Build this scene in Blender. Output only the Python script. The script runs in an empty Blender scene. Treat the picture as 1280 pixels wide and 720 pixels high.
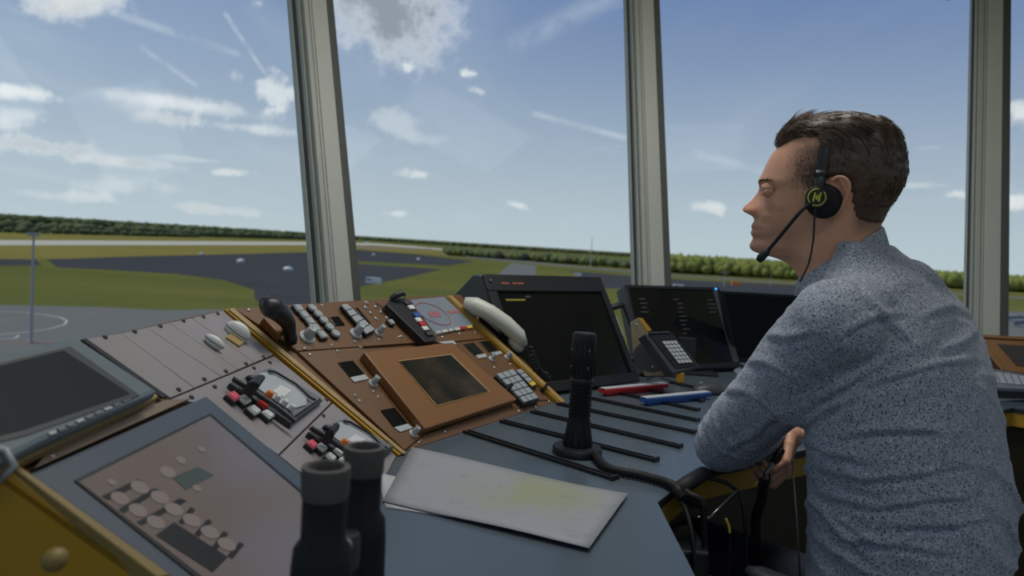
import bpy, bmesh, math, random
import numpy as np
from mathutils import Vector, Matrix, noise as mnoise
random.seed(7)
RNG = np.random.default_rng(7)
SC = bpy.context.scene
COL = SC.collection

# ------------------------------------------------------------------ camera
FPX = 950.0; CZ = 1.15
ROLL = math.atan(.062); PITCH = math.atan(54*math.cos(ROLL)/FPX)
cF = Vector((0, math.cos(PITCH), -math.sin(PITCH)))
cU0 = Vector((0, math.sin(PITCH), math.cos(PITCH)))
cR = Vector((1, 0, 0))*math.cos(ROLL) + cU0*math.sin(ROLL)
cU = -Vector((1, 0, 0))*math.sin(ROLL) + cU0*math.cos(ROLL)
CO = Vector((0, 0, CZ))
cam = bpy.data.cameras.new('camera'); camo = bpy.data.objects.new('camera', cam); COL.objects.link(camo)
camo.matrix_world = Matrix(((cR.x, cU.x, -cF.x, 0), (cR.y, cU.y, -cF.y, 0), (cR.z, cU.z, -cF.z, CZ), (0, 0, 0, 1)))
cam.sensor_width = 36; cam.lens = 36*FPX/1280; cam.clip_start = .02; cam.clip_end = 60000
cam.dof.use_dof = True; cam.dof.focus_distance = 1.45; cam.dof.aperture_fstop = 4.8
SC.camera = camo
vs = SC.view_settings
vs.view_transform = 'Standard'; vs.look = 'None'; vs.gamma = 1; vs.use_curve_mapping = False; vs.exposure = 0.0

def ray(x, y): return cF + cR*((x-640)/FPX) - cU*((y-360)/FPX)
def atz(x, y, z):
    d = ray(x, y); return CO + d*((z-CZ)/d.z)
def atd(x, y, d): return CO + ray(x, y)*d

# ------------------------------------------------------------------ node helpers
def new_mat(name):
    m = bpy.data.materials.new(name); m.use_nodes = True; nt = m.node_tree
    return m, nt, nt.nodes['Principled BSDF'], nt.nodes['Material Output']
def nd(nt, t, **kw):
    n = nt.nodes.new(t)
    for k, v in kw.items(): setattr(n, k, v)
    return n
def setin(nt, sock, v):
    if isinstance(v, bpy.types.NodeSocket): nt.links.new(v, sock)
    else: sock.default_value = v
def mth(nt, op, a, b=None, c=None, clamp=False):
    n = nd(nt, 'ShaderNodeMath', operation=op, use_clamp=clamp)
    setin(nt, n.inputs[0], a)
    if b is not None: setin(nt, n.inputs[1], b)
    if c is not None: setin(nt, n.inputs[2], c)
    return n.outputs[0]
def mixc(nt, f, a, b):
    n = nd(nt, 'ShaderNodeMix', data_type='RGBA')
    setin(nt, n.inputs[0], f)
    for s, v in ((n.inputs[6], a), (n.inputs[7], b)):
        setin(nt, s, v if isinstance(v, bpy.types.NodeSocket) else (*v[:3], 1))
    return n.outputs[2]
def smooth(nt, x, lo, hi):
    n = nd(nt, 'ShaderNodeMapRange', interpolation_type='SMOOTHSTEP')
    setin(nt, n.inputs[0], x); n.inputs[1].default_value = lo; n.inputs[2].default_value = hi
    return n.outputs[0]
def noise_(nt, vec, scale, detail=3, rough=.5):
    n = nd(nt, 'ShaderNodeTexNoise'); n.inputs['Scale'].default_value = scale
    n.inputs['Detail'].default_value = detail; n.inputs['Roughness'].default_value = rough
    if vec is not None: nt.links.new(vec, n.inputs['Vector'])
    return n.outputs['Fac']
def dotc(nt, vec, c):
    n = nd(nt, 'ShaderNodeVectorMath', operation='DOT_PRODUCT'); nt.links.new(vec, n.inputs[0]); n.inputs[1].default_value = c
    return n.outputs['Value']
def lin(r, g, b):
    f = lambda c: (c/255/12.92) if c/255 <= .04045 else ((c/255+.055)/1.055)**2.4
    return (f(r), f(g), f(b))

# ------------------------------------------------------------------ world: day sky with clouds
world = bpy.data.worlds.new('sky'); SC.world = world; world.use_nodes = True
wt = world.node_tree; bg = wt.nodes['Background']
tc = nd(wt, 'ShaderNodeTexCoord'); D = tc.outputs['Generated']
sx = nd(wt, 'ShaderNodeSeparateXYZ'); wt.links.new(D, sx.inputs[0])
zc = mth(wt, 'MAXIMUM', sx.outputs[2], 0.0)
elev = smooth(wt, zc, 0.0, 0.42)
elev2 = mth(wt, 'POWER', elev, .72)
SUN_AZ, SUN_EL = math.radians(-86), math.radians(52)     # azimuth from +Y towards +X
SUND = Vector((math.sin(SUN_AZ)*math.cos(SUN_EL), math.cos(SUN_AZ)*math.cos(SUN_EL), math.sin(SUN_EL)))
side = smooth(wt, dotc(wt, D, SUND), 0.05, .95)
skyc = mixc(wt, elev2, lin(188, 201, 209), lin(94, 122, 173))
skyc = mixc(wt, mth(wt, 'MULTIPLY', side, .42), skyc, lin(182, 203, 226))
# high thin cirrus and scattered cumulus, projected on a cloud deck
den = mth(wt, 'ADD', zc, .06)
cv = nd(wt, 'ShaderNodeCombineXYZ')
wt.links.new(mth(wt, 'DIVIDE', sx.outputs[0], den), cv.inputs[0]); wt.links.new(mth(wt, 'DIVIDE', sx.outputs[1], den), cv.inputs[1])
mp = nd(wt, 'ShaderNodeMapping'); wt.links.new(cv.outputs[0], mp.inputs[0]); mp.inputs['Rotation'].default_value = (0, 0, .7); mp.inputs['Scale'].default_value = (1, .28, 1)
ci = noise_(wt, mp.outputs[0], .9, 5, .62)
cirr = mth(wt, 'MULTIPLY', smooth(wt, ci, .46, .78), .45)
cirr = mth(wt, 'MULTIPLY', cirr, mth(wt, 'ADD', side, .25, clamp=True))
skyc = mixc(wt, cirr, skyc, lin(214, 222, 230))
cu = noise_(wt, cv.outputs[0], .55, 7, .56)
cuF = mth(wt, 'MULTIPLY', smooth(wt, cu, .60, .70), mth(wt, 'MULTIPLY', smooth(wt, zc, .02, .1), .55))
cuF = mth(wt, 'MULTIPLY', cuF, smooth(wt, zc, .5, .25))
skyc = mixc(wt, cuF, skyc, lin(225, 229, 233))
fine = noise_(wt, D, 26, 9, .68)
fine3 = noise_(wt, D, 9, 5, .6)
# single clouds standing in given directions: px, py, half width, half height, amount, slant, grey core
def cloud(c, x, y, w, h, amt, slant=0, core=0, rag=1.6):
    d0 = ray(x, y).normalized(); e1 = (cR*math.cos(slant) - cU*math.sin(slant)); e1 = (e1 - d0*e1.dot(d0)).normalized(); e2 = d0.cross(e1)
    a = mth(wt, 'MULTIPLY', mth(wt, 'SUBTRACT', dotc(wt, D, e1), d0.dot(e1)), FPX/w)
    b = mth(wt, 'MULTIPLY', mth(wt, 'SUBTRACT', dotc(wt, D, e2), d0.dot(e2)), FPX/h)
    r2 = mth(wt, 'ADD', mth(wt, 'MULTIPLY', a, a), mth(wt, 'MULTIPLY', b, b))
    m = mth(wt, 'SUBTRACT', 1, mth(wt, 'SQRT', r2))
    m = mth(wt, 'ADD', m, mth(wt, 'MULTIPLY', mth(wt, 'SUBTRACT', mth(wt, 'ADD', mth(wt, 'MULTIPLY', fine, .6), mth(wt, 'MULTIPLY', fine3, .4)), .5), rag*3.4))
    front = smooth(wt, dotc(wt, D, d0), .5, .6)
    f = mth(wt, 'MULTIPLY', mth(wt, 'MULTIPLY', smooth(wt, m, .0, .95), amt), front)
    if core:
        g = mth(wt, 'MULTIPLY', smooth(wt, m, .30, .80), core)
        cc = mixc(wt, g, lin(246, 246, 246), lin(150, 157, 168))
    else: cc = lin(240, 242, 244)
    return mixc(wt, f, c, cc)
for args in [(482, 14, 118, 72, 1, .12, 1, .8), (98, -4, 55, 26, 1, 0, .3, 1.0), (592, 92, 20, 9, .9, .1, 0), (597, 112, 17, 8, .9, .4, 0),
             (524, 218, 22, 8, .85, 0, .2), (230, 130, 110, 13, .75, .14, 0, .9), (215, 150, 40, 11, .8, .1, .5), (348, 112, 34, 20, .7, .3, 0, 2.2),
             (20, 114, 42, 10, .85, .1, 0), (50, 183, 60, 14, .75, .1, .5), (8, 152, 34, 16, .6, 0, 0), (175, 203, 32, 8, .7, .1, .6), (132, 199, 22, 7, .6, .05, .3), (290, 215, 26, 6, .8, .05, .2),
             (310, 160, 75, 8, .55, .08, 0), (100, 246, 70, 7, .45, .05, .2), (265, 262, 60, 7, .5, .08, .3), (883, 258, 26, 9, .8, .1, .2), (1198, 243, 20, 9, .9, 0, .2), (1262, 252, 40, 9, .8, 0, .1),
             (1272, 140, 16, 16, .8, 0, .1), (645, 256, 18, 5, .6, .3, 0), (500, 162, 40, 12, .3, .3, 0, 3), (510, 84, 8, 8, .7, 0, 0), (497, 267, 20, 5, .5, 0, 0), (150, 235, 60, 14, .3, 0, 0), (323, 3, 10, 8, .6, 0, 0)]:
    skyc = cloud(skyc, *args)
def trail(c, x0, y0, x1, y1, w, amt):
    a = ray(x0, y0).normalized(); b = ray(x1, y1).normalized(); n = a.cross(b).normalized()
    mid = (a+b).normalized(); t = (b-a).normalized(); L = (b-a).length/2
    f = mth(wt, 'ABSOLUTE', dotc(wt, D, n)); f = smooth(wt, f, w/FPX, 0)
    g = smooth(wt, mth(wt, 'ABSOLUTE', dotc(wt, D, t)), L, L*.8)
    f = mth(wt, 'MULTIPLY', mth(wt, 'MULTIPLY', f, g), mth(wt, 'MULTIPLY', smooth(wt, dotc(wt, D, mid), .5, .6), amt))
    f = mth(wt, 'MULTIPLY', f, smooth(wt, fine, .3, .6))
    return mixc(wt, f, c, lin(225, 232, 240))
for args in [(278, 12, 335, 98, 4, .5), (110, 5, 310, 72, 7, .3), (630, 62, 770, -8, 20, .2), (660, 140, 795, 176, 6, .35), (170, 55, 250, 110, 5, .25), (860, 190, 960, 215, 8, .25)]:
    skyc = trail(skyc, *args)
wt.links.new(skyc, bg.inputs[0]); bg.inputs[1].default_value = 1.0

# ------------------------------------------------------------------ sun and unseen fill lights added under the ceiling to brighten the cab
sl = bpy.data.lights.new('sun', 'SUN'); so = bpy.data.objects.new('sun', sl); COL.objects.link(so)
sl.energy = 2.3; sl.angle = math.radians(.6); sl.color = (1, .94, .82)
so.rotation_euler = (-SUND).to_track_quat('-Z', 'Y').to_euler()
FILL_LIGHTS = [(-.05, 1.55, 15), (.75, 2.1, 9), (0.6, -.4, 5)]
for n_, (lx, ly, le) in enumerate(FILL_LIGHTS):
    al = bpy.data.lights.new('fill_light', 'AREA'); ao = bpy.data.objects.new('fill_light', al); COL.objects.link(ao)
    al.shape = 'RECTANGLE'; al.size = .9; al.size_y = .45; al.energy = le; al.color = (1, .97, .93)
    ao.location = (lx, ly, 2.745)

# ------------------------------------------------------------------ materials
def pm(name, col, rough=.5, metal=0, var=.12, nscale=30, bump=0, bscale=200, spec=None, coat=0, emis=0, ecol=None, rvar=0):
    m, nt, b, _ = new_mat(name)
    t = nd(nt, 'ShaderNodeTexCoord').outputs['Object']
    n = noise_(nt, t, nscale, 4)
    lo = tuple(c*(1-var) for c in col); hi = tuple(min(1, c*(1+var)) for c in col)
    nt.links.new(mixc(nt, n, lo, hi), b.inputs['Base Color'])
    b.inputs['Roughness'].default_value = rough; b.inputs['Metallic'].default_value = metal
    if rvar:
        r = noise_(nt, t, nscale*.4, 5); setin(nt, b.inputs['Roughness'], mth(nt, 'MULTIPLY_ADD', r, rvar, rough-rvar/2))
    if spec is not None: b.inputs['Specular IOR Level'].default_value = spec
    b.inputs['Coat Weight'].default_value = coat
    if bump:
        bp = nd(nt, 'ShaderNodeBump'); bp.inputs['Strength'].default_value = bump; bp.inputs['Distance'].default_value = .002
        nt.links.new(noise_(nt, t, bscale, 3), bp.inputs['Height']); nt.links.new(bp.outputs[0], b.inputs['Normal'])
    if emis:
        b.inputs['Emission Color'].default_value = (*(ecol or col), 1); b.inputs['Emission Strength'].default_value = emis
    return m
M = {}
M['brown'] = pm('brown_painted_metal', (.145, .072, .03), .42, var=.1, nscale=12, bump=.15, bscale=600, rvar=.1)
M['orange'] = pm('orange_brown_enamel', (.215, .098, .03), .38, var=.08, nscale=8, rvar=.1)
M['plate'] = pm('grey_plate', (.30, .275, .275), .33, var=.08, nscale=10, rvar=.12)
M['yellow'] = pm('ochre_yellow_laminate', (.42, .235, .012), .45, var=.1, nscale=9)
M['beige'] = pm('worn_beige_edge', (.36, .24, .09), .5, var=.2, nscale=50)
M['olive'] = pm('worn_olive_yellow_edge', (.24, .17, .05), .5, var=.15, nscale=30)
M['desk'] = pm('blue_grey_desk_laminate', (.08, .106, .130), .28, var=.12, nscale=5, rvar=.12)
M['black'] = pm('black_plastic', (.013, .014, .016), .42, var=.2, bump=.05)
M['rubber'] = pm('black_rubber', (.009, .0095, .011), .6, var=.2, bump=.1, spec=.3)
M['dgrey'] = pm('dark_grey_plastic', (.045, .05, .056), .45)
M['mgrey'] = pm('mid_grey_plastic', (.16, .175, .19), .45)
M['bezel'] = pm('blue_grey_bezel', (.075, .095, .125), .4, var=.06)
M['lgrey'] = pm('light_grey_plastic', (.42, .45, .47), .45)
M['white'] = pm('white_plastic', (.66, .68, .66), .35, var=.05)
M['cream'] = pm('cream_plastic', (.56, .58, .5), .38, var=.05)
M['chrome'] = pm('polished_steel', (.6, .6, .6), .25, 1)
M['steel'] = pm('brushed_steel', (.35, .33, .3), .4, 1)
M['red'] = pm('red_plastic', (.5, .02, .02), .4)
M['pink'] = pm('pink_plastic', (.7, .12, .17), .4)
M['blue'] = pm('blue_plastic', (.02, .10, .38), .4)
M['orangekey'] = pm('orange_plastic', (.75, .2, .04), .4)
M['yellowkey'] = pm('yellow_plastic', (.7, .5, .08), .4)
M['key'] = pm('grey_key_plastic', (.33, .36, .37), .4, var=.1)
M['glassblack'] = pm('black_screen_glass', (.006, .0065, .008), .12, var=.1)
M['skyglass'] = pm('sky_tinted_monitor_glass', (.030, .036, .044), .2, var=.2, nscale=8, coat=.3)  # sky reflection put into the glass as a grey-blue base colour
M['paleframe'] = pm('pale_blue_grey_frame', (.13, .165, .18), .4, var=.06)
M['mutedred'] = pm('muted_red_print', (.34, .12, .14), .5)
M['screen_d'] = pm('dark_display', (.02, .018, .018), .6, var=.2)
M['mull'] = pm('pale_grey_green_aluminium', (.40, .415, .375), .45, var=.05, nscale=4)
M['mulldark'] = pm('dark_gasket', (.03, .034, .034), .6)
M['mullside'] = pm('shaded_flank_and_joint_grey', (.055, .06, .055), .6)  # shade of the mullion's side put into the flank colour; joint line shares it
M['mullmid'] = pm('grey_green_aluminium', (.33, .345, .31), .45, var=.05, nscale=4)
M['ceil'] = pm('white_ceiling_tile', (.7, .7, .68), .8, var=.03)
M['wall'] = pm('grey_wall_paint', (.35, .36, .36), .7, var=.04)
M['floor'] = pm('dark_grey_carpet', (.06, .06, .065), .95, var=.3, nscale=300)
M['trouser'] = pm('dark_navy_denim', (.02, .025, .045), .85, var=.3, nscale=200)
M['leather'] = pm('black_leather', (.015, .014, .013), .4, bump=.1)
M['paper'] = pm('white_paper', (.45, .47, .5), .7, var=.03)

# ------------------------------------------------------------------ mesh builder
class MB:
    def __init__(s): s.v = []; s.f = []; s.m = []
    def add(s, vs, fs, mi=0):
        o = len(s.v); s.v += [tuple(p) for p in vs]; s.f += [tuple(i+o for i in f) for f in fs]; s.m += [mi]*len(fs); return s
    def prism(s, top, off, mi=0):
        n = len(top); top = [Vector(p) for p in top]; off = Vector(off); bot = [p+off for p in top]
        nr = Vector((0, 0, 0))
        for i in range(n): nr += top[i].cross(top[(i+1) % n])
        if nr.dot(off) > 0: top = top[::-1]; bot = bot[::-1]
        return s.add(top+bot, [tuple(range(n)), tuple(range(2*n-1, n-1, -1))]+[(i, n+i, n+(i+1) % n, (i+1) % n) for i in range(n)], mi)
    def box(s, c, sz, ax=None, mi=0):
        c = Vector(c); ax = ax or (Vector((1, 0, 0)), Vector((0, 1, 0)), Vector((0, 0, 1)))
        x, y, z = [a*(k/2) for a, k in zip(ax, sz)]
        return s.prism([c-x-y+z, c+x-y+z, c+x+y+z, c-x+y+z], -2*z, mi)
    def tube(s, pts, r, n=10, mi=0, caps=True, flat=None):
        pts = [Vector(p) for p in pts]; N = len(pts); rs = r if isinstance(r, (list, tuple)) else [r]*N
        up = None; vs_ = []
        for i, p in enumerate(pts):
            t = (pts[min(i+1, N-1)]-pts[max(i-1, 0)]).normalized()
            if up is None: up = t.orthogonal().normalized() if flat is None else Vector(flat[0])
            up = (up - t*up.dot(t)).normalized(); b = t.cross(up)
            k = 1 if flat is None else flat[1]
            for j in range(n):
                a = 2*math.pi*j/n; vs_.append(p + up*math.cos(a)*rs[i] + b*math.sin(a)*rs[i]*k)
        fs = [(i*n+j, i*n+(j+1) % n, (i+1)*n+(j+1) % n, (i+1)*n+j) for i in range(N-1) for j in range(n)]
        if caps: fs += [tuple(range(n))[::-1], tuple(range((N-1)*n, N*n))]
        return s.add(vs_, fs, mi)
    def lathe(s, o, prof, n=24, ax=None, mi=0):
        o = Vector(o); u, w, a = ax or (Vector((1, 0, 0)), Vector((0, 1, 0)), Vector((0, 0, 1)))
        vs_ = []
        for r, h in prof:
            for j in range(n):
                t = 2*math.pi*j/n; vs_.append(o + u*math.cos(t)*r + w*math.sin(t)*r + a*h)
        N = len(prof)
        fs = [(i*n+j, i*n+(j+1) % n, (i+1)*n+(j+1) % n, (i+1)*n+j) for i in range(N-1) for j in range(n)]
        fs += [tuple(range(n))[::-1], tuple(range((N-1)*n, N*n))]
        return s.add(vs_, fs, mi)
    def ell(s, c, r, ax=None, nu=14, nv=9, mi=0):
        c = Vector(c); ax = ax or (Vector((1, 0, 0)), Vector((0, 1, 0)), Vector((0, 0, 1)))
        vs_ = []
        for i in range(1, nv):
            ph = math.pi*i/nv
            for j in range(nu):
                t = 2*math.pi*j/nu
                vs_.append(c + ax[0]*(r[0]*math.sin(ph)*math.cos(t)) + ax[1]*(r[1]*math.sin(ph)*math.sin(t)) + ax[2]*(r[2]*math.cos(ph)))
        k = len(vs_); vs_ += [c+ax[2]*r[2], c-ax[2]*r[2]]
        fs = [(i*nu+j, (i+1)*nu+j, (i+1)*nu+(j+1) % nu, i*nu+(j+1) % nu) for i in range(nv-2) for j in range(nu)]
        fs += [(k, j, (j+1) % nu) for j in range(nu)]+[(k+1, (nv-2)*nu+(j+1) % nu, (nv-2)*nu+j) for j in range(nu)]
        return s.add(vs_, fs, mi)
    def build(s, name, mats, parent=None, smooth_=False, bevel=0, label=None, seg=2):
        me = bpy.data.meshes.new(name); me.from_pydata(s.v, [], s.f)
        for m in (mats if isinstance(mats, (list, tuple)) else [mats]): me.materials.append(m)
        if any(s.m): me.polygons.foreach_set('material_index', s.m)
        me.update()
        if smooth_:
            me.polygons.foreach_set('use_smooth', [True]*len(me.polygons))
            if smooth_ != 'all': me.set_sharp_from_angle(angle=math.radians(40))
        return link(name, me, parent, bevel, label, seg)
def link(name, me, parent=None, bevel=0, label=None, seg=2):
    o = bpy.data.objects.new(name, me); COL.objects.link(o)
    if parent is not None:
        o.parent = parent; o.matrix_parent_inverse = Matrix.Translation(-wloc(parent))
    if bevel:
        b = o.modifiers.new('bevel', 'BEVEL'); b.width = bevel; b.segments = seg; b.limit_method = 'ANGLE'; b.angle_limit = math.radians(40)
    if label: o['label'] = label
    return o
def wloc(o):
    v = Vector((0, 0, 0))
    v += Vector(o.location)
    return v
def tag(o, label=None, cat=None, group=None, kind=None):
    if label: o['label'] = label
    if cat: o['category'] = cat
    if group: o['group'] = group
    if kind: o['kind'] = kind
    return o
def thing(name, loc, label, cat, group=None, kind=None):
    o = bpy.data.objects.new(name, None); o.location = loc; o.empty_display_size = .05; COL.objects.link(o)
    return tag(o, label, cat, group, kind)

class Pan:                                    # a real plane in the room; pixels are read onto it
    def __init__(s, P, n): s.P = Vector(P); s.n = Vector(n).normalized()
    def pt(s, x, y, h=0):
        d = ray(x, y); return CO + d*((s.P + s.n*h - CO).dot(s.n)/d.dot(s.n))
    def slab(s, mb, poly, h0, h1, mi=0): return mb.prism([s.pt(x, y, h1) for x, y in poly], -s.n*(h1-h0), mi)
def pan3(a, b, c):
    n = (b-a).cross(c-a).normalized()
    if n.dot(CO-a) < 0: n = -n
    return Pan(a, n)

# ------------------------------------------------------------------ the tower cab
ZB = .93
V = [(-1.38, 1.56), (-.60, 2.60), (.577, 3.10), (1.88, 3.00), (2.96, 2.27), (3.53, 1.10), (3.44, -.20), (2.70, -1.28), (1.53, -1.85), (.23, -1.76), (-.92, -1.03), (-1.50, .27)]
NV = len(V); CEN = Vector((sum(v[0] for v in V)/NV, sum(v[1] for v in V)/NV, 0))
def nrm2(i):                                  # outward normal of facet i (V[i] to V[i+1])
    a = Vector((*V[i % NV], 0)); b = Vector((*V[(i+1) % NV], 0)); t = (b-a).normalized(); n = Vector((-t.y, t.x, 0))
    return n if n.dot((a+b)/2-CEN) > 0 else -n
LEAN = .315
def vz(i, z, off=0):                          # corner i of the leaning wall at height z, off = outwards
    n = (nrm2(i-1)+nrm2(i)).normalized(); k = 1/max(.5, n.dot(nrm2(i)))
    return Vector((*V[i % NV], 0)) + n*k*((z-ZB)*LEAN*.98 if z > ZB-.5 else -.5*LEAN) + n*k*off + Vector((0, 0, z))
fl = MB(); fl.prism([vz(i, 0, .1).xy.to_3d() for i in range(NV)], (0, 0, -.12)); tag(fl.build('floor', M['floor']), 'dark grey carpet floor of the control cab', kind='structure')
ZT = 2.75
ce = MB(); ce.prism([vz(i, ZT, .75) for i in range(NV)], (0, 0, .15)); tag(ce.build('ceiling', M['ceil']), 'white ceiling of the cab with overhanging eave', kind='structure')
ZS = .66
sides = ['front_left', 'front', 'front_right', 'right_front', 'right', 'right_rear', 'rear_right', 'rear', 'rear_left', 'left_rear', 'left', 'left_front']
m, nt, b, out = new_mat('window_glass')
for n_ in [b]: nt.nodes.remove(n_)
tr = nd(nt, 'ShaderNodeBsdfTransparent'); tr.inputs[0].default_value = (.96, .98, .975, 1)
gl = nd(nt, 'ShaderNodeBsdfGlossy'); gl.inputs['Roughness'].default_value = .02; gl.inputs[0].default_value = (.8, .85, .85, 1)
fr = nd(nt, 'ShaderNodeFresnel'); fr.inputs[0].default_value = 1.35
mx = nd(nt, 'ShaderNodeMixShader'); nt.links.new(mth(nt, 'MULTIPLY', fr.outputs[0], .08), mx.inputs[0]); nt.links.new(tr.outputs[0], mx.inputs[1]); nt.links.new(gl.outputs[0], mx.inputs[2]); nt.links.new(mx.outputs[0], out.inputs[0])
M['glass'] = m
for i in range(NV):
    n = nrm2(i); a0, b0 = vz(i, ZS), vz(i+1, ZS); j = sides[(i+11+1) % NV] if False else sides[i]
    w = MB(); w.prism([Vector((a0.x, a0.y, 0)), Vector((b0.x, b0.y, 0)), b0, a0], n*.10)
    tag(w.build('wall_'+j, M['wall']), 'grey parapet wall under the windows', kind='structure')
    sill = MB(); sill.prism([vz(i, ZS+.03, -.06), vz(i+1, ZS+.03, -.06), vz(i+1, ZS+.03, .1), vz(i, ZS+.03, .1)], (0, 0, -.03))
    wn = thing('window_%d' % (i+1), (a0+b0)/2, 'tall outward leaning window pane of the cab', None, kind='structure')
    sill.build('sill', M['mull'], wn)
    g = MB(); g.prism([vz(i, ZS+.03, .05), vz(i+1, ZS+.03, .05), vz(i+1, ZT, .05), vz(i, ZT, .05)], n*.012)
    g.build('pane', M['glass'], wn)
    hd = MB(); hd.prism([vz(i, ZT, -.03), vz(i+1, ZT, -.03), vz(i+1, ZT-.09, -.03), vz(i, ZT-.09, -.03)], n*.1); hd.build('window_head', M['mull'], wn)
for i in range(NV):                           # mullions at the corners
    nb = (nrm2(i-1)+nrm2(i)).normalized(); t = Vector((nb.y, -nb.x, 0))      # t = to the right seen from inside
    lo, hi = vz(i, ZS+.03), vz(i, ZT)
    mu = thing('trim_%d' % (i+1), lo, 'pale grey aluminium mullion leaning outwards between two windows', None, kind='structure')
    def bar(x0, x1, d0, d1, mat, nm):
        q = MB(); P = [lo+t*x0+nb*d0, lo+t*x1+nb*d0, lo+t*x1+nb*d1, lo+t*x0+nb*d1]; q.prism(P, hi-lo); q.build(nm, mat, mu, bevel=.002)
    bar(-.022, .036, -.06, .06, M['mull'], 'mullion_face'); bar(-.052, -.0225, -.058, .06, M['mullmid'], 'mullion_rebate')
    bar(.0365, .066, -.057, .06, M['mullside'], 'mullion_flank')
    bar(-.060, -.053, -.030, .055, M['mullmid'], 'glazing_bead')
    bar(-.064, -.0605, .0, .06, M['mulldark'], 'gasket')
    bar(-.068, -.0645, .02, .06, M['mull'], 'outer_bead')
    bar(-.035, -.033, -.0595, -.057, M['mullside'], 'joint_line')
# glowing panels for the added fill lights and a hanging blind box
for (lx, ly, le), nm_ in zip(FILL_LIGHTS, ('over the brown centre console', 'over the black monitors', 'behind the man, towards the rear of the cab')):
    c = MB(); c.box((lx, ly, 2.748), (1.0, .52, .004)); o = tag(c.build('fill_panel', pm('fill_panel_glow', (.8, .8, .8), .5, emis=1.0, ecol=(1, .97, .93))), 'added flat glowing fill panel under the ceiling '+nm_, 'fill light', 'added fill panels')
a_, b_ = atd(1088, -6, 3.3), atd(1186, -5, 3.3)
rb = MB(); rb.tube([a_+Vector((0, 0, .0)), b_], .014, 12); rb.tube([a_-(b_-a_).normalized()*.006, a_], .018, 12); rb.tube([b_, b_+(b_-a_).normalized()*.006], .018, 12)
rbo = thing('roller_blind', (a_+b_)/2, 'dark rolled-up sun blind hanging at the top of the right window', 'blind')
rb.build('roller', M['black'], rbo, True)
for p_ in (a_, b_):
    q = MB(); q.box((p_.x, p_.y, (p_.z+ZT)/2), (.012, .02, ZT-p_.z)); q.build('bracket', M['dgrey'], rbo)

# ------------------------------------------------------------------ airfield outside
GZ = -22.0
def grassmat(name, c1, c2, c3, s=.01):
    m, nt, b, _ = new_mat(name); t = nd(nt, 'ShaderNodeTexCoord').outputs['Object']
    mp_ = nd(nt, 'ShaderNodeMapping'); nt.links.new(t, mp_.inputs[0]); mp_.inputs['Scale'].default_value = (.35, 1, 1); mp_.inputs['Rotation'].default_value = (0, 0, .1)
    n1 = noise_(nt, mp_.outputs[0], s, 5, .6); n2 = noise_(nt, t, s*14, 4)
    c = mixc(nt, smooth(nt, n1, .38, .62), c1, c2); c = mixc(nt, mth(nt, 'MULTIPLY', n2, .5), c, c3)
    nt.links.new(c, b.inputs['Base Color']); b.inputs['Roughness'].default_value = .95; b.inputs['Specular IOR Level'].default_value = 0
    return m
M['grass'] = grassmat('mown_airfield_grass', (.105, .125, .034), (.15, .15, .04), (.12, .105, .045))  # paleness from haze and window glass mixed into the grass colours
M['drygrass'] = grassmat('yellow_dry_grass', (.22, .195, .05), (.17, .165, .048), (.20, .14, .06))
M['tarmac'] = pm('dark_tarmac', (.060, .061, .067), 1, var=.15, nscale=.03, spec=0)
M['apron'] = pm('grey_concrete_apron', (.15, .148, .14), .95, var=.12, nscale=.06, spec=.05)
M['runway'] = pm('pale_runway_concrete', (.46, .43, .36), .95, var=.08, nscale=.02, spec=.05)
M['heath'] = pm('reddish_heath_field', (.18, .12, .05), .95, var=.2, nscale=.01)
def ground(name, poly, h, mat, label):
    q = MB(); q.prism([atz(x, y, GZ+h) for x, y in poly], (0, 0, -h-.3)); return tag(q.build(name, mat), label, kind='structure')
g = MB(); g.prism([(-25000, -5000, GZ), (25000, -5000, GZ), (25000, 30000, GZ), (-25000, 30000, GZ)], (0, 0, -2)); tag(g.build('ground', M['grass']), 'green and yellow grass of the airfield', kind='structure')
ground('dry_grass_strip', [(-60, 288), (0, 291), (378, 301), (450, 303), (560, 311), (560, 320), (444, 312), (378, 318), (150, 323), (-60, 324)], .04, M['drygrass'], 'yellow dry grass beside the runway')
ground('runway', [(-80, 299.5), (378, 302.3), (470, 304), (560, 311), (560, 313), (470, 306.5), (378, 306.3), (-80, 306.5)], .10, M['runway'], 'pale concrete runway crossing the far field')
ground('heath_field', [(444, 306), (540, 311), (552, 314), (444, 310)], .12, M['heath'], 'reddish heath beyond the runway')
ground('tarmac_apron', [(59, 324.5), (150, 321), (378, 315.5), (415, 316), (415, 392), (330, 384), (318, 372), (318, 362), (281, 350), (219, 342), (125, 336.5), (72, 334)], .08, M['tarmac'], 'dark tarmac apron in the left window')
ground('tarmac_taxiway', [(415, 313), (444, 312), (520, 318), (592, 326.5), (560, 332), (500, 329), (444, 326), (415, 325)], .08, M['tarmac'], 'dark tarmac taxiway strip beyond the grass')
ground('tarmac_stand', [(415, 329), (444, 329.5), (552, 336.5), (498, 349), (447, 358.5), (415, 362)], .08, M['tarmac'], 'dark tarmac parking stand behind the left mullion')
ground('tarmac_patch', [(-60, 323.5), (45, 324.5), (52, 331.5), (-60, 332.5)], .08, M['tarmac'], 'small dark tarmac patch at the far left')
ground('concrete_apron', [(-500, 377), (0, 381), (130, 384), (200, 387.5), (330, 386), (415, 400), (500, 900), (-500, 900)], .06, M['apron'], 'grey concrete apron below the tower')
ground('taxi_lane', [(639, 329), (671, 332), (668, 350), (655, 380), (560, 380), (612, 352)], .06, M['apron'], 'grey concrete taxi lane behind the large monitor')
ground('service_road', [(540, 316), (600, 321), (800, 340), (1010, 354.5), (1300, 373), (1300, 375), (1010, 356), (800, 342), (600, 323.5)], .05, M['apron'], 'pale service road along the wood')
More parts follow.
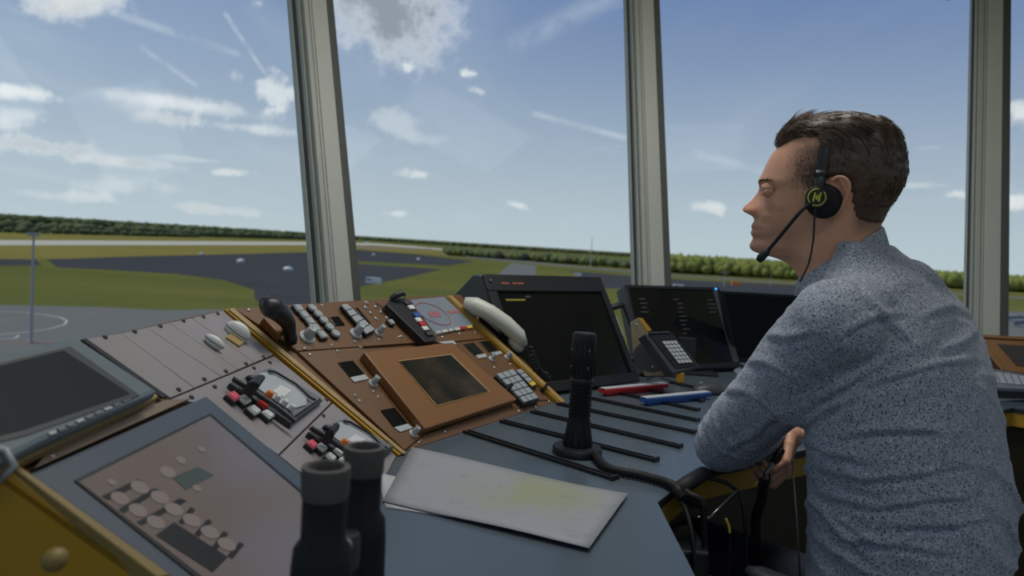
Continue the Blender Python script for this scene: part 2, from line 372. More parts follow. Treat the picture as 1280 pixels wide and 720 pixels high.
ground('yellow_field', [(535, 311), (800, 334), (1000, 343), (1300, 362), (1300, 369), (1010, 351), (800, 338), (600, 320), (535, 315)], .045, M['drygrass'], 'yellow grass strip at the foot of the wood')
ground('tarmac_lane', [(711, 338.5), (790, 345), (860, 350), (1010, 357), (1010, 368), (860, 364), (754, 360)], .08, M['tarmac'], 'dark tarmac lane in the middle and right windows')
ground('concrete_yard', [(1250, 389), (1400, 392), (1400, 470), (1240, 450)], .08, M['apron'], 'grey yard in the rightmost window')
M['marking'] = pm('road_marking_paint', (.5, .5, .45), .8); M['redmark'] = pm('red_marking_paint', (.4, .16, .13), .8)
def gline(pts, w, mat, name, label):
    q = MB(); P = [atz(x, y, GZ+.12) for x, y in pts]
    for a, b in zip(P, P[1:]):
        t = (b-a).normalized(); n = Vector((-t.y, t.x, 0))*w/2; q.prism([a-n, b-n, b+n, a+n], (0, 0, -.05))
    tag(q.build(name, mat), label, kind='structure')
gline([(-20, 389), (30, 390.5), (55, 393), (75, 396.5), (84, 401), (80, 406), (62, 411), (35, 415), (0, 418)], .35, M['marking'], 'apron_marking', 'curved pale line painted on the apron')
gline([(-20, 428.5), (45, 428.5), (70, 427)], .5, M['redmark'], 'apron_marking', 'reddish line painted on the apron')
gline([(-20, 425), (18, 423), (24, 419)], .35, M['marking'], 'apron_marking', 'short pale line painted beside the red one')
# trees: joined belts far away, single trees where crowns can be told apart
def leafmat(name, a, b_, c):
    m, nt, b, _ = new_mat(name); t = nd(nt, 'ShaderNodeTexCoord').outputs['Object']
    cc = mixc(nt, smooth(nt, noise_(nt, t, .03, 4), .35, .65), a, b_); cc = mixc(nt, mth(nt, 'MULTIPLY', noise_(nt, t, .5, 5), .8), cc, c)
    nt.links.new(cc, b.inputs['Base Color']); b.inputs['Roughness'].default_value = .9; b.inputs['Specular IOR Level'].default_value = 0; return m
M['wood_far'] = leafmat('far_woodland', (.11, .13, .06), (.17, .175, .075), (.075, .095, .06))  # distance haze put into the foliage as lighter, greyer colours
M['leaf'] = leafmat('spring_foliage', (.17, .20, .05), (.11, .15, .035), (.22, .23, .07))
M['bark'] = pm('tree_bark', (.06, .05, .04), .9)
bmi = bmesh.new(); bmesh.ops.create_icosphere(bmi, subdivisions=1, radius=1); ICO_V = [v.co.copy() for v in bmi.verts]; ICO_F = [tuple(v.index for v in f.verts) for f in bmi.faces]; bmi.free()
bmi = bmesh.new(); bmesh.ops.create_icosphere(bmi, subdivisions=3, radius=1); ICO3_V = [v.co.copy() for v in bmi.verts]; ICO3_F = [tuple(v.index for v in f.verts) for f in bmi.faces]; bmi.free()
def belt(name, x0, y0, x1, y1, n, depth, hmin, hmax, label, mat):
    q = MB(); a = atz(x0, y0, GZ); b = atz(x1, y1, GZ)
    for k in range(n):
        u = random.random(); p = a.lerp(b, u); dr = Vector((p.x, p.y, 0)).normalized(); p = p + dr*random.random()*depth
        h = random.uniform(hmin, hmax); r = h*(random.uniform(.45, .9) if name != 'woodland' else random.uniform(.2, .42))
        rz = random.random()*6; cr, sr = math.cos(rz), math.sin(rz)
        q.add([(p.x+r*(v.x*cr-v.y*sr)*random.uniform(.85, 1.15), p.y+r*(v.x*sr+v.y*cr), GZ+h*(.45 if name != 'woodland' else .5)+v.z*h*.52*random.uniform(.85, 1.15)) for v in ICO_V], ICO_F)
    o = q.build(name, mat, smooth_='all'); return tag(o, label, 'trees', kind='stuff')
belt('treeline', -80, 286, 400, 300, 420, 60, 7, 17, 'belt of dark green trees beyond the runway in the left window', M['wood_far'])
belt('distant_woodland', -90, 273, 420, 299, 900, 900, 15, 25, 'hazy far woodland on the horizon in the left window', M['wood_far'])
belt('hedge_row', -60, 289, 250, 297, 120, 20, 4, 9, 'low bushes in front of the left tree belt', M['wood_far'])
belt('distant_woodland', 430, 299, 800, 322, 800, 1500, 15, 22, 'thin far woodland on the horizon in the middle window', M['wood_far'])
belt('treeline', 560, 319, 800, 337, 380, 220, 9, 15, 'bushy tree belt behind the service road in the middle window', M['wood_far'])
belt('woodland', 800, 339, 1330, 369, 2600, 330, 17, 25, 'light green wood filling the right windows behind the man', M['leaf'])
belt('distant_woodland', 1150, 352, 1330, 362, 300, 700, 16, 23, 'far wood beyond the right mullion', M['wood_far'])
tv = []
for k in range(4):
    q = MB()
    q.add([tuple(v*(1+.35*mnoise.noise(v*1.7+Vector((k*7, 0, 0)))+.18*mnoise.noise(v*5+Vector((0, k*5, 0)))) + Vector((0, 0, 0))) for v in ICO3_V], ICO3_F)
    me = bpy.data.meshes.new('crown'); me.from_pydata([(v[0]*4.6, v[1]*4.6, v[2]*5.4+9.5) for v in q.v], [], q.f); me.materials.append(M['leaf']); me.polygons.foreach_set('use_smooth', [True]*len(me.polygons)); tv.append(me)
tq = MB(); tq.tube([(0, 0, -.3), (0, 0, 2.5), (.1, 0, 6)], [.35, .26, .16], 8); tkm = None
for k in range(46):
    u = (k+.5)/46; x = 562+u*(1010-562)+random.uniform(-4, 4)
    y = (319+(x-560)*.0725 if x < 800 else 340+(x-800)*.060)+random.uniform(-.3, .8)
    p = atz(x, y, GZ); s = random.uniform(.75, 1.2)*(.72 if x < 800 else 1.05)
    t_ = thing('broadleaf_tree', p, ('broadleaf tree at the edge of the middle-window tree belt' if x < 800 else 'light green broadleaf tree at the edge of the right-window wood'), 'tree', 'edge trees of the middle belt' if x < 800 else 'edge trees of the right wood')
    t_.scale = (s, s, s); t_.rotation_euler = (0, 0, random.random()*6)
    c = bpy.data.objects.new('crown', tv[k % 4]); COL.objects.link(c); c.parent = t_
    if tkm is None: tkm = bpy.data.meshes.new('trunk'); tkm.from_pydata(tq.v, [], tq.f); tkm.materials.append(M['bark'])
    c = bpy.data.objects.new('trunk', tkm); COL.objects.link(c); c.parent = t_
# masts
def mast(px, ybase, ytop, label, head_w=2.4, r=.16):
    b = atz(px, ybase, GZ); d = ray(px, ytop); tpt = CO + d*(Vector((b.x, b.y)).length/Vector((d.x, d.y)).length); h = tpt.z-GZ
    t_ = thing('light_mast', b, label, 'mast')
    q = MB(); q.lathe(b, [(r*1.9, 0), (r*1.9, .4), (r*1.25, .45), (r*.7, h)], 12); q.build('pole', M['lamp_metal'], t_, True)
    q = MB(); q.box(b+Vector((0, 0, h)), (head_w, .5, .22)); q.build('crossbar', M['lamp_metal'], t_)
    for s in (-1, -.33, .33, 1):
        q = MB(); q.box(b+Vector((s*head_w*.45, -.25, h+.3)), (head_w*.2, .45, .4)); q.build('floodlight', M['lamp_metal'], t_)
M['lamp_metal'] = pm('galvanised_steel', (.36, .37, .38), .5, .3)
mast(38.5, 429, 294, 'tall grey floodlight mast standing on the apron at far left', 1.9, .25)
mast(904, 366, 341, 'floodlight mast with wide head behind the second monitor', 5, .35)
mast(738, 333, 297, 'thin lattice radio mast above the middle tree belt', 1.0, .5)
mast(963, 357, 338, 'slender lamp post left of the man\'s chin', 1.2, .25)
def block(name, px, y, w, d_, h, mat, label, cat, roof=True):
    b = atz(px, y, GZ); t_ = thing(name, b, label, cat); q = MB()
    if name == 'marker_shed':                     # low rounded roof on short walls
        q.lathe(b, [(w*.5, 0), (w*.5, h*.35)], 16); q.build('body', mat, t_, True); q = MB(); q.lathe(b, [(w*.54, h*.35), (w*.48, h*.62), (w*.33, h*.85), (w*.12, h)], 16); q.build('roof', mat, t_, 'all'); return t_
    q.box(b+Vector((0, 0, h/2)), (w, d_, h)); q.build('body', mat, t_)
    if roof: q = MB(); q.prism([b+Vector((-w*.53, -d_*.53, h)), b+Vector((w*.53, -d_*.53, h)), b+Vector((0, -d_*.53, h*1.3))], (0, d_*1.06, 0)); q.build('roof', M['mgrey'], t_)
    else: q = MB(); q.box(b+Vector((-w*.28, 0, h*.72)), (w*.3, d_*1.02, h*.26)); q.build('window_band', M['glassblack'], t_); q = MB(); q.box(b+Vector((0, 0, h+.03)), (w*.96, d_*.96, .1)); q.build('roof', mat, t_)
    return t_
block('service_van', 467, 354, 7.5, 3, 2.6, M['white'], 'white service vehicle parked on the dark stand beside the mullion', 'van', False)
block('marker_shed', 301, 328, 5, 4, 2.4, M['white'], 'small white marker shed on the dark tarmac, left of two', 'shed')
block('marker_shed', 360, 338, 5.5, 4, 2.2, M['white'], 'small white marker shed nearest the left mullion', 'shed')
block('marker_shed', 252, 319, 4, 4, 2.0, M['lgrey'], 'tiny grey marker shed at the far edge of the tarmac', 'shed')
block('marker_shed', 467, 319, 4, 4, 2.0, M['white'], 'tiny white shed on the far taxiway strip', 'shed')
block('marker_shed', 523, 325, 4, 4, 2.2, M['white'], 'tiny white shed on the right end of the taxiway strip', 'shed')
block('farm_building', 459, 304, 12, 8, 5, M['white'], 'far white building on the horizon right of the left mullion', 'building')
block('truck', 920, 356.5, 8, 3, 2.9, M['orangekey'], 'orange and yellow airfield truck beside the wood', 'truck', False)
block('service_van', 848, 360, 7, 3, 2.5, M['white'], 'white van on the lane just above the second monitor', 'van', False)
block('service_van', 722, 345, 6, 3, 2.5, M['white'], 'white van behind the large black monitor', 'van', False)
for k, (x, y) in enumerate(((1262, 396), (1275, 402), (1290, 410))): block('hangar', x+8, y+6, 15, 5, 2.5, M['mgrey'], ['far', 'middle', 'nearest'][k]+' low grey hangar roof in the rightmost window', 'building')

# ------------------------------------------------------------------ desk
ZD = .75
PD = Pan((0, 0, ZD), (0, 0, 1))
K = [(.24, .42), (.252, .95), (.256, 1.207), (.363, 1.393), (1.55, 2.30), (2.55, 1.72), (2.75, 2.12), (1.86, 2.86), (.58, 2.95), (-.52, 2.47), (-1.22, 1.52), (-1.33, .42)]
dk = thing('control_desk', (.3, 1.8, 0), 'long blue-grey control desk curving along the cab windows with yellow apron', 'desk')
q = MB(); q.prism([(x, y, ZD) for x, y in K], (0, 0, -.004)); q.build('worktop', M['desk'], dk)
def inset(pts, d):
    out_ = []
    for i in range(len(pts)):
        p = Vector(pts[i]); a = Vector(pts[i-1]); b = Vector(pts[(i+1) % len(pts)])
        t1 = (p-a).normalized(); t2 = (b-p).normalized(); n = (Vector((-t1.y, t1.x))+Vector((-t2.y, t2.x))).normalized()
        out_.append(tuple(p+n*d))
    return out_
q = MB(); q.prism([(x, y, ZD-.0041) for x, y in K], (0, 0, -.0115)); q.build('worktop_edge', M['black'], dk, label='black edge of the worktop')
q = MB(); q.prism([(x, y, ZD-.0158) for x, y in inset(K, .004)], (0, 0, -.0425)); q.build('apron', M['yellow'], dk, label='yellow apron under the worktop edge')
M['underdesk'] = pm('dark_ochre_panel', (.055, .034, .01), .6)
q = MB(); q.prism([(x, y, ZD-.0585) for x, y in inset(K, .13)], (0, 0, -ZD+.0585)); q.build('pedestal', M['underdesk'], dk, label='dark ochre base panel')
# raised black strip rails on the worktop
rails = [((582, 541), (768, 600)), ((627, 528), (820, 577)), ((665, 516), (850, 560)), ((697, 506), (868, 542)), ((733, 498), (872, 527)), ((757, 489), (872, 514)), ((800, 487), (878, 503)), ((838, 479), (885, 489))]
for a, b in rails:
    A_, B_ = PD.pt(*a), PD.pt(*b); t = (B_-A_).normalized(); n = Vector((-t.y, t.x, 0)); q = MB()
    for s in (-.0068, .0068):
        q.box((A_+B_)/2+n*s+Vector((0, 0, .0035)), ((B_-A_).length, (.0036), .006), (t, n, Vector((0, 0, 1))))
    q.box((A_+B_)/2+Vector((0, 0, .0012)), ((B_-A_).length, .012, .0022), (t, n, Vector((0, 0, 1))), 1)
    q.box(B_+Vector((0, 0, .004)), (.005, .021, .009), (t, n, Vector((0, 0, 1))))
    q.build('strip_rail', [M['black'], M['mgrey']], dk)

# ------------------------------------------------------------------ consoles
A = PD.pt(503, 566); B = PD.pt(703, 500); Dp = atz(285, 386, 1.0); Ep = atz(95, 420, 1.0)
PC = pan3(A, B, Dp); PL = pan3(A, Dp, Ep)
def wedge(name, pts_top, parent, mat, base=ZD):
    """closed body under a sloping face: the face outline dropped down to the desk, with an upright back"""
    q = MB(); n = len(pts_top); bot = [Vector((p.x, p.y, base+.0005)) for p in pts_top]
    q.add(list(pts_top)+bot, [tuple(range(n)), tuple(range(2*n-1, n-1, -1))]+[(i, n+i, n+(i+1) % n, (i+1) % n) for i in range(n)])
    return q.build(name, mat, parent)
class Con:
    def __init__(s, pan, root, ex, ey): s.p = pan; s.r = root; s.ex = ex; s.ey = ey; s.cache = {}
    def slab(s, name, poly, h0, h1, mat, bevel=.0012, label=None, parent=None):
        q = MB(); s.p.slab(q, poly, h0, h1); return q.build(name, mat, parent or s.r, bevel=bevel, label=label)
    def part(s, name, x, y, h, mb_key, maker, mats, rot=0, smooth_=True, bevel=0):
        """small repeated part: mesh made once round the origin (x along panel, y up the panel, z out), then shared"""
        if mb_key not in s.cache:
            q = MB(); maker(q); me = bpy.data.meshes.new(name); me.from_pydata(q.v, [], q.f)
            for m_ in (mats if isinstance(mats, list) else [mats]): me.materials.append(m_)
            if any(q.m): me.polygons.foreach_set('material_index', q.m)
            if smooth_: me.polygons.foreach_set('use_smooth', [True]*len(me.polygons)); me.set_sharp_from_angle(angle=math.radians(35))
            s.cache[mb_key] = me
        o = link(name, s.cache[mb_key], s.r, bevel)
        c = s.p.pt(x, y, h); ex = s.ex*math.cos(rot)+s.ey*math.sin(rot); ey = s.p.n.cross(ex)
        mw = Matrix((( ex.x, ey.x, s.p.n.x, c.x), (ex.y, ey.y, s.p.n.y, c.y), (ex.z, ey.z, s.p.n.z, c.z), (0, 0, 0, 1)))
        o.matrix_parent_inverse = Matrix.Translation(-wloc(s.r)) @ Matrix.Identity(4); o.matrix_basis = mw
        return o
    def screw(s, x, y, r=.0035, mat=None):
        return s.part('screw', x, y, 0, ('s', r, (mat or M['chrome']).name), lambda q: (q.lathe((0, 0, 0), [(r, 0), (r*.95, r*.45), (r*.6, r*.75), (r*.1, r*.8)], 10), q.box((0, 0, r*.8), (r*1.3, r*.25, r*.1))), mat or M['chrome'])
    def sqkey(s, x, y, w=.016, hgt=.011, mat=None, base=True, wy=None):
        wy = wy or w; m_ = mat or M['key']
        def mk(q):
            if base: q.box((0, 0, hgt*.3), (w*1.12, wy*1.12, hgt*.6), mi=1)
            q.prism([(-w*.42, -wy*.42, hgt), (w*.42, -wy*.42, hgt), (w*.42, wy*.42, hgt), (-w*.42, wy*.42, hgt)], (0, 0, -hgt*.25)); q.box((0, 0, hgt*.7), (w, wy, hgt*.3))
        return s.part('key', x, y, 0, ('k', w, wy, hgt, m_.name), mk, [m_, M['black']], bevel=.0008)
    def rkey(s, x, y, r=.0085, hgt=.011, mat=None):
        m_ = mat or M['key']
        return s.part('key', x, y, 0, ('r', r, hgt, m_.name), lambda q: (q.lathe((0, 0, 0), [(r*1.12, 0), (r*1.12, hgt*.5)], 16, mi=1), q.lathe((0, 0, hgt*.5), [(r, 0), (r, hgt*.35), (r*.85, hgt*.5)], 16)), [m_, M['black']])
    def knob(s, x, y, r=.0085, hgt=.02, mat=None):
        m_ = mat or M['lgrey']
        return s.part('knob', x, y, 0, ('n', r, hgt, m_.name), lambda q: (q.lathe((0, 0, 0), [(r*1.15, 0), (r*1.15, hgt*.12), (r*.78, hgt*.25), (r*.62, hgt*.9), (r*.5, hgt)], 14), q.box((0, r*.4, hgt*.75), (r*.35, r*.8, hgt*.5))), m_)
up_ = Vector((0, 0, 1))
# --- centre console
cc = thing('control_console', (A+B)/2, 'brown sloping control console in the centre, with square screen and keypads', 'console')
exC = (B-A).normalized(); eyC = PC.n.cross(exC)
C = Con(PC, cc, exC, eyC)
Cc = PC.pt(575, 368, -.006); corners = [PC.pt(503, 566, -.006), PC.pt(703, 500, -.006), Cc, PC.pt(285, 386, -.006)]
wedge('console_body', corners, cc, M['brown'])
# face plates with open joints between them
C.slab('face_plate', [(294, 386), (468, 378), (540, 427), (372, 438.5)], -.006, 0, M['brown'])
C.slab('face_plate', [(469.5, 377.9), (559, 370), (622, 421), (566, 427), (541.5, 426.9)], -.006, 0, M['brown'])
C.slab('face_plate', [(373, 439.7), (453, 433.8), (531, 542), (506, 562.5)], -.006, 0, M['brown'])
C.slab('face_plate', [(567, 428.2), (623, 422), (699, 500), (648, 501)], -.006, 0, M['brown'])
C.slab('face_plate', [(531, 543), (648, 502.2), (699, 501), (507, 563.5)], -.006, 0, M['brown'])
C.slab('side_strip', [(281, 386.5), (292, 384.5), (508, 566), (499, 569)], -.008, .010, M['yellow'], label='yellow edge strip')
C.slab('side_strip_cap', [(285.5, 386), (292.3, 384.3), (508.5, 565.8), (504, 567.5)], .0102, .013, M['beige'])
C.slab('side_strip', [(558, 369.5), (565, 369), (707, 501.5), (699, 503.5)], -.008, .010, M['yellow'], label='yellow edge strip')
C.slab('side_strip_cap', [(560.5, 369.5), (564, 369), (706, 502), (702, 503)], .0102, .013, M['beige'])
# screen module
C.slab('screen_housing', [(455, 440), (566, 427.5), (647, 499), (532, 536)], .0005, .020, M['orange'], bevel=.003, label='raised orange-brown screen surround')
q = MB()
fr_o = [PC.pt(x, y, .0205) for x, y in [(497, 450.5), (565, 441.5), (613.5, 489.5), (545.5, 508)]]
sc_i = [(499.5, 451.5), (563.5, 443.3), (610.5, 489), (546.5, 506)]
C.slab('screen_lip', [(498, 450.6), (564.5, 442.2), (612.5, 489.3), (545.8, 507.6)], .0202, .0215, M['beige'], bevel=0)
m, nt, b, _ = new_mat('square_display_glass'); t = nd(nt, 'ShaderNodeTexCoord').outputs['Object']
nt.links.new(mixc(nt, smooth(nt, noise_(nt, t, 14, 5), .35, .75), (.018, .018, .016), (.06, .045, .03)), b.inputs['Base Color']); b.inputs['Roughness'].default_value = .18
C.slab('screen', sc_i, .0216, .0222, m, bevel=0, label='dark square screen')
for x, y in ((468, 447), (548, 436.5)): C.screw(x, y, .002)
# black windows and labels
def z3(X, Y): return (240+.2031*X, 360+.2031*Y)
def z4(X, Y): return (260+.2031*X, 440+.2031*Y)
def z5(X, Y): return (420+.2347*X, 360+.2347*Y)
for poly in ([z3(845, 178), z3(903, 174), z3(943, 226), z3(882, 231)], [z3(900, 457), z3(990, 446), z3(1063, 528), z3(975, 546)], [z4(1065, 357), z4(1147, 341), z4(1228, 436), z4(1146, 460)],
             [z5(680, 298), z5(733, 290), z5(785, 345), z5(738, 356)], [z5(762, 285), z5(818, 280), z5(862, 330), z5(818, 340)], [z3(1000, 122), z3(1020, 120), z3(1100, 215), z3(1085, 218)]):
    C.slab('indicator_window', poly, 0, .0025, M['glassblack'], bevel=.0006)
for poly in ([z3(975, 549), z3(1065, 530), z3(1090, 558), z3(1000, 578)], [z4(1146, 463), z4(1230, 440), z4(1265, 465), z4(1185, 491)], [z5(745, 357), z5(797, 348), z5(805, 366), z5(760, 375)], [z5(828, 342), z5(878, 335), z5(888, 349), z5(840, 358)], [z5(540, 288), z5(625, 278), z5(643, 298), z5(612, 304)]):
    C.slab('label_plate', poly, 0, .0025, M['lgrey'], bevel=.0004)
for X, Y in ((645, 140), (680, 180), (715, 220), (750, 262), (790, 303)): C.sqkey(*z3(X, Y), w=.019)
for X, Y in ((730, 138), (765, 175), (800, 213), (836, 254), (872, 295)): C.rkey(*z3(X, Y), r=.0098)
C.slab('key_block', [z3(918, 105), z3(955, 95), z3(1132, 258), z3(1078, 292)], 0, .009, M['black'], bevel=.001)
for k in range(5):
    u0, u1 = k/5+.01, (k+1)/5-.01; a0, a1, b0, b1 = z3(920, 100), z3(1078, 282), z3(953, 93), z3(1130, 256)
    L_ = lambda p, r, u: (p[0]+(r[0]-p[0])*u, p[1]+(r[1]-p[1])*u)
    C.slab('key', [L_(a0, a1, u0), L_(b0, b1, u0), L_(b0, b1, u1), L_(a0, a1, u1)], .0092, .014, M['key'])
for X, Y in ((1075, 92), (1068, 122), (1130, 118), (1100, 155), (1163, 150), (1133, 190), (1198, 185)):
    C.screw(*z3(X, Y), r=.0055)
C.sqkey(*z3(1215, 224), w=.015)
C.knob(*z3(705, 305), r=.0145, hgt=.026); C.knob(*z3(1005, 285), r=.0125, hgt=.028); C.knob(*z3(1145, 280), r=.009, hgt=.024); C.knob(*z3(1110, 590)); C.knob(*z4(1262, 505)); C.knob(*z4(1015, 195))
C.knob(*z5(828, 380)); C.knob(*z5(910, 370))
for X, Y in ((690, 372), (722, 410), (858, 352), (893, 388), (1000, 330), (1037, 365), (1148, 318), (1000, 662), (1028, 695), (1115, 640), (1145, 672), (345, 135), (800, 107), (1290, 300)): C.screw(*z3(X, Y), r=.0042)
for X, Y in ((338, 262), (568, 262), (658, 245), (742, 238), (843, 425), (930, 408), (975, 658), (1065, 635), (1135, 605)): C.screw(*z5(X, Y), r=.0036)
for x, y in ((520, 540), (524, 553), (556, 540)): C.screw(x, y, r=.0042)
# black key strip and colour display at the top right
C.slab('key_bar', [z5(268, 85), z5(300, 45), z5(372, 52), z5(537, 268), z5(530, 282), z5(478, 288)], 0, .020, M['black'], bevel=.002)
for X, Y, mt in ((382, 75, 'dgrey'), (402, 100, 'white'), (432, 140, 'blue'), (440, 166, 'white'), (462, 188, 'red'), (476, 212, 'white'), (498, 240, 'dgrey')):
    P = [z5(X-20, Y-9), z5(X+8, Y-12), z5(X+24, Y+8), z5(X-4, Y+11)]; C.slab('key', P, .0202, .025, M[mt])
q = MB(); p0 = PC.pt(*z5(300, 60), .02); q.tube([p0-exC*.006, p0+PC.n*.012, p0+PC.n*.02+exC*.02, p0+PC.n*.012+exC*.035], [.006, .007, .007, .004], 10); q.build('lamp_hood', M['black'], cc, True)
m, nt, b, _ = new_mat('situation_display'); t = nd(nt, 'ShaderNodeTexCoord').outputs['Object']
nt.links.new(mixc(nt, noise_(nt, t, 25, 3), (.12, .15, .19), (.2, .22, .24)), b.inputs['Base Color']); b.inputs['Roughness'].default_value = .25
b.inputs['Emission Color'].default_value = (.2, .23, .28, 1); b.inputs['Emission Strength'].default_value = .18
dsp = C.slab('display', [z5(398, 62), z5(588, 45), z5(733, 196), z5(535, 248)], 0, .004, m, bevel=.0006, label='small colour display with red ring')
def on(X, Y): return z5(X, Y)
ring = []
for k in range(28):
    a = 2*math.pi*k/28; ring.append((518+88*math.cos(a)+30*math.sin(a), 138+22*math.cos(a)+55*math.sin(a)))
q = MB(); q.tube([PC.pt(*z5(*p), .0045) for p in ring+ring[:1]], .0014, 6); q.build('ring_symbol', M['mutedred'], cc)
C.slab('red_field', [z5(488, 128), z5(545, 124), z5(562, 150), z5(508, 156)], .0042, .005, M['mutedred'], bevel=0)
C.slab('red_field', [z5(592, 122), z5(650, 120), z5(662, 132), z5(606, 136)], .0042, .005, M['mutedred'], bevel=0)
for k in range(6):
    X = 540+k*33; Y = 238-k*5.5
    C.slab('soft_key', [z5(X-10, Y-9), z5(X+16, Y-13), z5(X+26, Y-2), z5(X, Y+4)], .0042, .006, M[['lgrey', 'cream', 'lgrey', 'cream', 'red', 'yellowkey'][k]], bevel=0)
# keypads at lower right
def keygrid(con, c4, nx, ny, h0, h1, mat, gap=.07, special=None, name='key'):
    a, b, c, d = c4                                   # a->b along x, a->d along y
    for i in range(nx):
        for j in range(ny):
            def P(u, v): return tuple((1-v)*((1-u)*a[k]+u*b[k])+v*((1-u)*d[k]+u*c[k]) for k in (0, 1))
            u0, u1, v0, v1 = (i+gap)/nx, (i+1-gap)/nx, (j+gap)/ny, (j+1-gap)/ny
            con.slab(name, [P(u0, v0), P(u1, v0), P(u1, v1), P(u0, v1)], h0, h1, M[(special or {}).get((i, j), mat)], bevel=.0007)
C.slab('keypad_base', [z5(846, 470), z5(948, 434), z5(1088, 596), z5(1003, 622)], 0, .014, M['black'], bevel=.001)
keygrid(C, [z5(852, 455), z5(943, 428), z5(1083, 585), z5(1004, 610)], 3, 5, .0142, .020, 'key')
C.slab('keypad_base', [z5(953, 442), z5(988, 432), z5(1075, 520), z5(1046, 534)], 0, .010, M['black'], bevel=.001)
keygrid(C, [z5(957, 436), z5(987, 427), z5(1072, 512), z5(1046, 524)], 1, 4, .0102, .015, 'key', special={(0, 3): 'yellowkey'})
for X, Y in ((893, 562), (1092, 550)):
    q = MB(); p0 = PC.pt(*z5(X, Y)); q.tube([p0, p0+PC.n*.012], [.006, .005], 10); q.tube([p0+PC.n*.01, p0+PC.n*.028+exC*.012+eyC*.004], [.0035, .0045], 8); q.build('toggle', M['black'], cc, True)
# --- left console
lc = thing('control_console', (-.3, 1.0, ZD), 'left control console in the near foreground, with grey plates and large touch screen', 'console')
Lbl = Vector((-.233, .717, 0)); Ltl = Vector((-.568, .68, 0))
def onPL(x, y, h=0):                                   # point of the left slope above plan position
    P = PL.P+PL.n*h; z = P.z - ((x-P.x)*PL.n.x+(y-P.y)*PL.n.y)/PL.n.z; return Vector((x, y, z))
exL = (A-onPL(-.233, .717)).normalized(); exL = (exL-PL.n*exL.dot(PL.n)).normalized(); eyL = PL.n.cross(exL)
L = Con(PL, lc, exL, eyL)
cor = [onPL(-.241, .722, -.006), PL.pt(500, 569, -.006), PL.pt(282, 386.5, -.006), onPL(-.562, .684, -.006)]
wedge('console_body', cor, lc, M['brown'])
# yellow end panel facing the camera
q = MB(); e0 = onPL(-.233, .717, -.004); e1 = onPL(-.568, .68, -.004); q.prism([e0, e1, Vector((e1.x, e1.y, ZD+.001)), Vector((e0.x, e0.y, ZD+.001))], Vector((.004, -.018, 0))); q.build('end_panel', M['yellow'], lc, bevel=.002, label='yellow end panel')
L.slab('side_strip', [(18, 585), (27, 583), (215, 718), (198, 722)], -.004, .012, M['olive'], bevel=.002, label='yellowish edge strip')
q = MB(); P = [onPL(-.26, .708, .0), onPL(-.56, .674, .0)]; q.tube(P, .010, 12); q.build('edge_moulding', M['yellow'], lc, True)
q = MB(); q.ell(atd(50, 712, .62)+Vector((0, .02, 0)), (.010, .012, .010)); q.build('latch_knob', M['olive'], lc, 'all')
# grey plates
def z1(X, Y): return (X/4, 380+Y/4)
Lf = lambda a, b, u: (a[0]+(b[0]-a[0])*u, a[1]+(b[1]-a[1])*u)
topL, topR = (107, 424), (279, 388); botL, botR = (208, 499), (345, 450)
tops = [topL, (152, 416.5), (184, 409.5), (212, 403.5), (240, 397.5), topR]
bots = [(213, 497), (243, 484.5), (277, 470.5), (298, 461.5), (318, 453), (342, 443)]
for k in range(5):
    L.slab('cover_plate', [Lf(tops[k], tops[k+1], .012), Lf(tops[k], tops[k+1], .988), Lf(bots[k], bots[k+1], .985), Lf(bots[k], bots[k+1], .015)], -.006, 0, M['plate'], bevel=.0006)
L.slab('instrument_plate', [(214, 499), (343, 445), (414, 503), (348, 568), (258, 505)], -.006, 0, M['plate'], bevel=.0006)
L.slab('instrument_plate', [(416, 504.2), (495, 570), (478, 602), (450, 650), (350, 569.5)], -.006, 0, M['plate'], bevel=.0006)
for x, y in ((131, 422), (168, 415), (200, 408), (229, 401.5), (254, 396.5), (272, 392.5), (223, 487.5), (255, 474.5), (282, 464.5), (307, 455), (329, 446.5), (268, 484), (239, 497), (337, 453.5), (317, 460.5), (380, 510), (408, 500), (404, 520), (395, 548), (360, 534), (388, 537)):
    L.screw(x, y, .0038, M['dgrey'])
for x0, y0 in ((60, 571.5), (12, 590)): L.screw(x0+4, y0, .0042)
# touch screen
L.slab('screen_surround', [(37, 591), (258, 494), (470, 668), (360, 800), (230, 735)], .0005, .012, M['bezel'], bevel=.004, label='blue-grey bezel')
L.slab('screen_rim', [(93, 600), (263, 516.5), (432, 660), (350, 790), (262, 735)], .0122, .0135, M['black'], bevel=0)
m, nt, b, _ = new_mat('touch_screen_glass'); t = nd(nt, 'ShaderNodeTexCoord').outputs['Object']
nt.links.new(mixc(nt, noise_(nt, t, 6, 3), (.11, .085, .078), (.15, .125, .118)), b.inputs['Base Color']); b.inputs['Roughness'].default_value = .16; b.inputs['Coat Weight'].default_value = .6; b.inputs['Coat Roughness'].default_value = .12
b.inputs['Emission Color'].default_value = (.12, .10, .095, 1); b.inputs['Emission Strength'].default_value = .35; M['touch'] = m
L.slab('touch_screen', [(99, 602), (262, 520), (426, 660), (350, 780), (268, 732)], .0136, .0142, m, bevel=0, label='touch screen with rows of pale buttons')
M['softkey'] = pm('soft_button', (.20, .165, .15), .3, emis=.17); M['softdark'] = pm('soft_dark', (.02, .02, .02), .3)
def z2(X, Y): return (X/4, 540+Y/4)
def skey(X, Y, w=44, mt='softkey'):
    k = []
    for j in range(12):
        a = 2*math.pi*j/12; k.append(z2(X+w*math.cos(a)+w*.22*math.sin(a), Y+w*.12*math.cos(a)+w*.72*math.sin(a)))
    L.slab('soft_button', k, .0143, .0152, M[mt], bevel=0)
L.slab('status_field', [z2(510, 320), z2(690, 235), z2(720, 250), z2(545, 340)], .0143, .0149, M['softdark'], bevel=0)
L.slab('status_field', [z2(595, 385), z2(770, 280), z2(800, 290), z2(620, 405)], .0143, .0149, M['softdark'], bevel=0)
